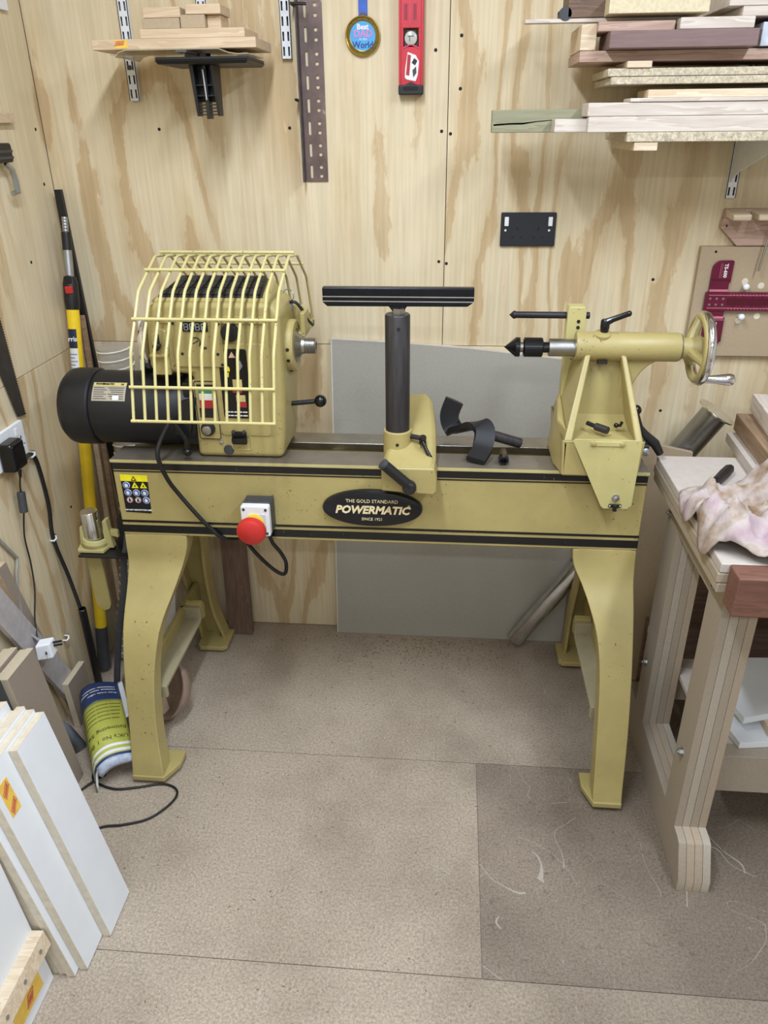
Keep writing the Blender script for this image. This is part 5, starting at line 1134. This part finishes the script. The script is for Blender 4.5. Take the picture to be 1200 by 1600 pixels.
# ------------------------------------------------------------------ workbench at the right
wbn = thing('workbench', (.9, -.68, 0), 'wooden workbench with thick laminated legs and a mahogany vice jaw at the right edge', 'workbench')
BR = 1.75
zt = .835
for i, (a, b) in enumerate(((.770, .7915), (.792, .8135), (.814, .835))): MB().box(.518-.003*(i == 1), BR, -.930, -.400, a, b).build('bench_top', LPLY if i == 2 else LPL2, wbn, .003)
MB().box(.533, BR, -.985, -.9305, .752, .836).build('vice_jaw', MAHW, wbn, .004)
def legset(x0):
    for y0, y1 in ((-.900, -.812), (-.552, -.462)):
        l = MB().box(x0, x0+.0003, y0+.003, y1-.003, .112, .768).build('leg', LAM, wbn)
        for i in range(4):
            MB().box(x0+.0004+i*.0181, x0+.0179+i*.0181, y0, y1, .110, .768).build('lamination', (LAM, LAM2, LAM, LAM3)[i], l, .0008)
    f = MB().box(x0+.001, x0+.002, -.9, -.40, .01, .10).build('foot_rail', LAM, wbn)
    for i in range(4):
        MB().yz([(-.985, 0), (-.985, .034), (-.945, .108), (-.930, .112), (-.375, .112), (-.360, .09), (-.360, 0)], x0+.0004+i*.0181, x0+.0179+i*.0181).build('lamination', (LAM, LAM3, LAM3, LAM2)[i], f, .0008)
    MB().box(x0+.001, x0+.071, -.812, -.552, .700, .769).build('top_rail', LAM, wbn, .001)
    for y, z in ((-.497, .275), (-.858, .300), (-.850, .735), (-.490, .722)):
        b = MB().rev([(.011, 0), (.011, .0015)], (x0+.0004, y, z), (-1, 0, 0), 20).build('bolt', ZNC, wbn); MB().rev([(.008, 0), (.008, .008), (.006, .009)], (x0-.001, y, z), (-1, 0, 0), 6).cyl((x0-.009, y, z), (x0-.013, y, z), .004, None, 10).build('bolt_nut', ZNC, b)
legset(.550); legset(1.45)
for y in (-.840, -.520): MB().box(.6228, 1.45, y, y+.042, .170, .278).build('stretcher', LAM, wbn, .0015)
MB().box(.640, 1.44, -.878, -.842, .225, .285).build('shelf_lip', OAKW, wbn, .0015) if False else None
MB().box(.625, 1.45, -.798, -.52, .262, .276).build('under_shelf', LPLY, wbn, .001)
# things stacked under the bench
tag(MB().xy([(.672, -.735), (.690, -.815), (.80, -.80), (1.05, -.80), (1.05, -.66), (.69, -.66)], .279, .296).build('white_offcut', MEL, None, .001), 'white-faced offcut lying lowest under the bench', 'offcut')
tag(MB().xy([(.688, -.70), (.705, -.775), (.80, -.745), (1.05, -.70), (1.05, -.525), (.785, -.540), (.72, -.62)], .318, .336).build('white_offcut', MEL, None, .001), 'white-faced offcut with a clipped corner, second from the bottom under the bench', 'offcut')
tag(MB().box(.76, .80, -.79, -.64, .2968, .3175).build('wooden_block', PINE, None, .001), 'small pale block between the two white offcuts under the bench', 'block')
tag(MB().box(.735, .985, -.640, -.560, .279, .3172).build('wooden_block', OAKW, None, .001), 'brown offcut supporting the white offcuts at the back of the bench shelf', 'block')
span('wooden_board', .68, 1.44, -.262, -.246, 0, .60, DRKW, 'wide dark board added behind the workbench to darken the space between its legs', 'board')  # added backing board, helps keep the space behind the bench dark
for i in range(4):
    board('wooden_board', (.98+.04*i, -.36+.01*i, .47+.065*i), (.60, .08, .024), (0, radians(24), 0), (OAKW, PINE, DRKW, GREY)[i], ('brown board', 'pale pine board', 'dark board', 'grey board')[i]+' sloping in the dark pile under the bench top', 'board', 'sloping boards under the bench')
# on the bench
for n, c, sz, rz, m, l in (('plywood_board', (.788, -.46, .8477), (.33, .165, .0245), 3, LPLY, 'ply-edged board lowest of the three boards on the bench'),
                           ('wooden_board', (.812, -.44, .8826), (.33, .17, .044), 3, OAKW, 'brown hardwood board in the middle of the pile on the bench'),
                           ('wooden_board', (.850, -.425, .9275), (.34, .185, .045), 6, WHTW, 'pale grey board topmost of the pile on the bench')):
    board(n, c, sz, (0, 0, radians(90-rz)), m, l, 'board', 'boards piled on the bench', .002)
rh = thing('file_handle', (.61, -.58, .836), 'black ribbed file handle lying on the bench top', 'handle')
A, B = Vector((.550, -.664, .849)), Vector((.662, -.500, .849))
MB().rev([(.008, 0), (.0125, .006), (.0130, .05), (.0115, .11), (.0130, .15), (.0125, .185), (.009, .198)], A, B-A, 8).build('grip', BLK, rh, .001)
for i in range(4):
    p = A.lerp(B, .26+.075*i); MB().obox(p+Vector((-.002, -.0035, .0118)), (.010, .0035, .003), Matrix.Rotation(radians(10), 3, 'Z')).build('grip_notch', OXI, rh)
# rag
from mathutils import noise as nz
def ragp(u, v):
    x = .470+u*.40+.02*nz.noise((u*3, v*3, 1)); y = -.955+v*.36+.02*nz.noise((u*3, v*3, 5))
    f = 1-abs(nz.noise((u*3.1+2, v*3.7, .5))); g = 1-abs(nz.noise((u*6.3, v*7.9, 3.5)))
    rr = min(1, sqrt((u-.5)**2+(v-.5)**2)/.5); edge = min(1, 3.2*(1-rr)+.25)
    k9 = 1-abs(nz.noise((u*10.5+4, v*8.5, 7.5)))
    z = .838+edge*(.046*f**4+.030*g**5+.010*k9**6) + .050*math.exp(-((u-.58)**2+(v-.84)**2)/.016) + .030*math.exp(-((u-.26)**2+(v-.30)**2)/.02)
    if x < .520: z -= (.520-x)*1.7*(1-.3*v); x = .520-(.520-x)*.50-.004
    if y < -.932 and x > .52: z = max(z, .8395)
    return Vector((x, y, z))
NR, NA = 26, 120; m_ = MB(); vs = [ragp(.5, .5)]
for i in range(1, NR+1):
    for j in range(NA):
        a = 2*pi*j/NA; R = (.47+.035*sin(3*a+.8)+.03*sin(5*a+2)+.012*sin(9*a))*i/NR
        vs.append(ragp(.5+R*cos(a), .5+R*sin(a)))
fs = [(0, 1+j, 1+(j+1) % NA) for j in range(NA)]
for i in range(NR-1):
    for j in range(NA): a, b = 1+i*NA+j, 1+i*NA+(j+1) % NA; fs.append((a, a+NA, b+NA, b))
m_.add(vs, fs)
k = NT('stained_cloth', .85); v = k.coord(); n = k.noise(v, 9, 4, .6)
k.base(k.ramp(n, [(.32, lin((104, 76, 50))), (.41, lin((152, 130, 108))), (.50, lin((180, 168, 162))), (.60, lin((170, 148, 154))), (.75, lin((140, 118, 100)))])); k.bump(k.noise(v, 420, 2), .2, .001)
o = tag(m_.build('rag', k.m, None, 0, 2, 80), 'crumpled stained pinkish-white rag on the corner of the workbench', 'rag'); q = o.modifiers.new('s', 'SOLIDIFY'); q.thickness = .002; q.offset = 1
# behind, between the lathe and the bench
tag(MB().hexa([(.52, -.225, 0), (.665, -.225, 0), (.665, -.21, 0), (.52, -.21, 0), (.52, -.215, .80), (.665, -.215, .77), (.665, -.20, .77), (.52, -.20, .80)]).build('beige_board', MDF, None, .001), 'beige board standing on edge between the lathe and the workbench', 'board')
tag(MB().box(.575, .655, -.36, -.345, 0, .32).build('wooden_board', DRKW, None, .001), 'dark low board standing behind the right legs', 'board')
tag(MB().box(.580, .655, -.378, -.3612, .28, .30).build('wooden_strip', WHTW, None, .001), 'thin pale strip on the dark low board behind the right legs', 'strip')
# sawdust and shavings swept against the back wall
rs = random.Random(3); m_ = MB()
for i in range(900):
    x = rs.gauss(-.02, .24); y = -.05-abs(rs.gauss(0, .09))
    if i > 600: x = rs.uniform(-.9, .9); y = rs.uniform(-1.35, -.1)
    if x < -1 or (x > .53 and y > -1): continue
    s_ = rs.uniform(.0010, .0026); a = rs.uniform(0, pi); R = Matrix.Rotation(a, 3, 'Z')
    m_.obox((x, y, s_*.25), (s_*2.2, s_, s_*.5), R)
tag(m_.build('wood_shavings', plain('shavings', (140, 108, 76), .8, 0, .3, 0, 9), None), 'fine brown wood shavings scattered over the floor by the back wall', 'shavings', None, 'stuff')
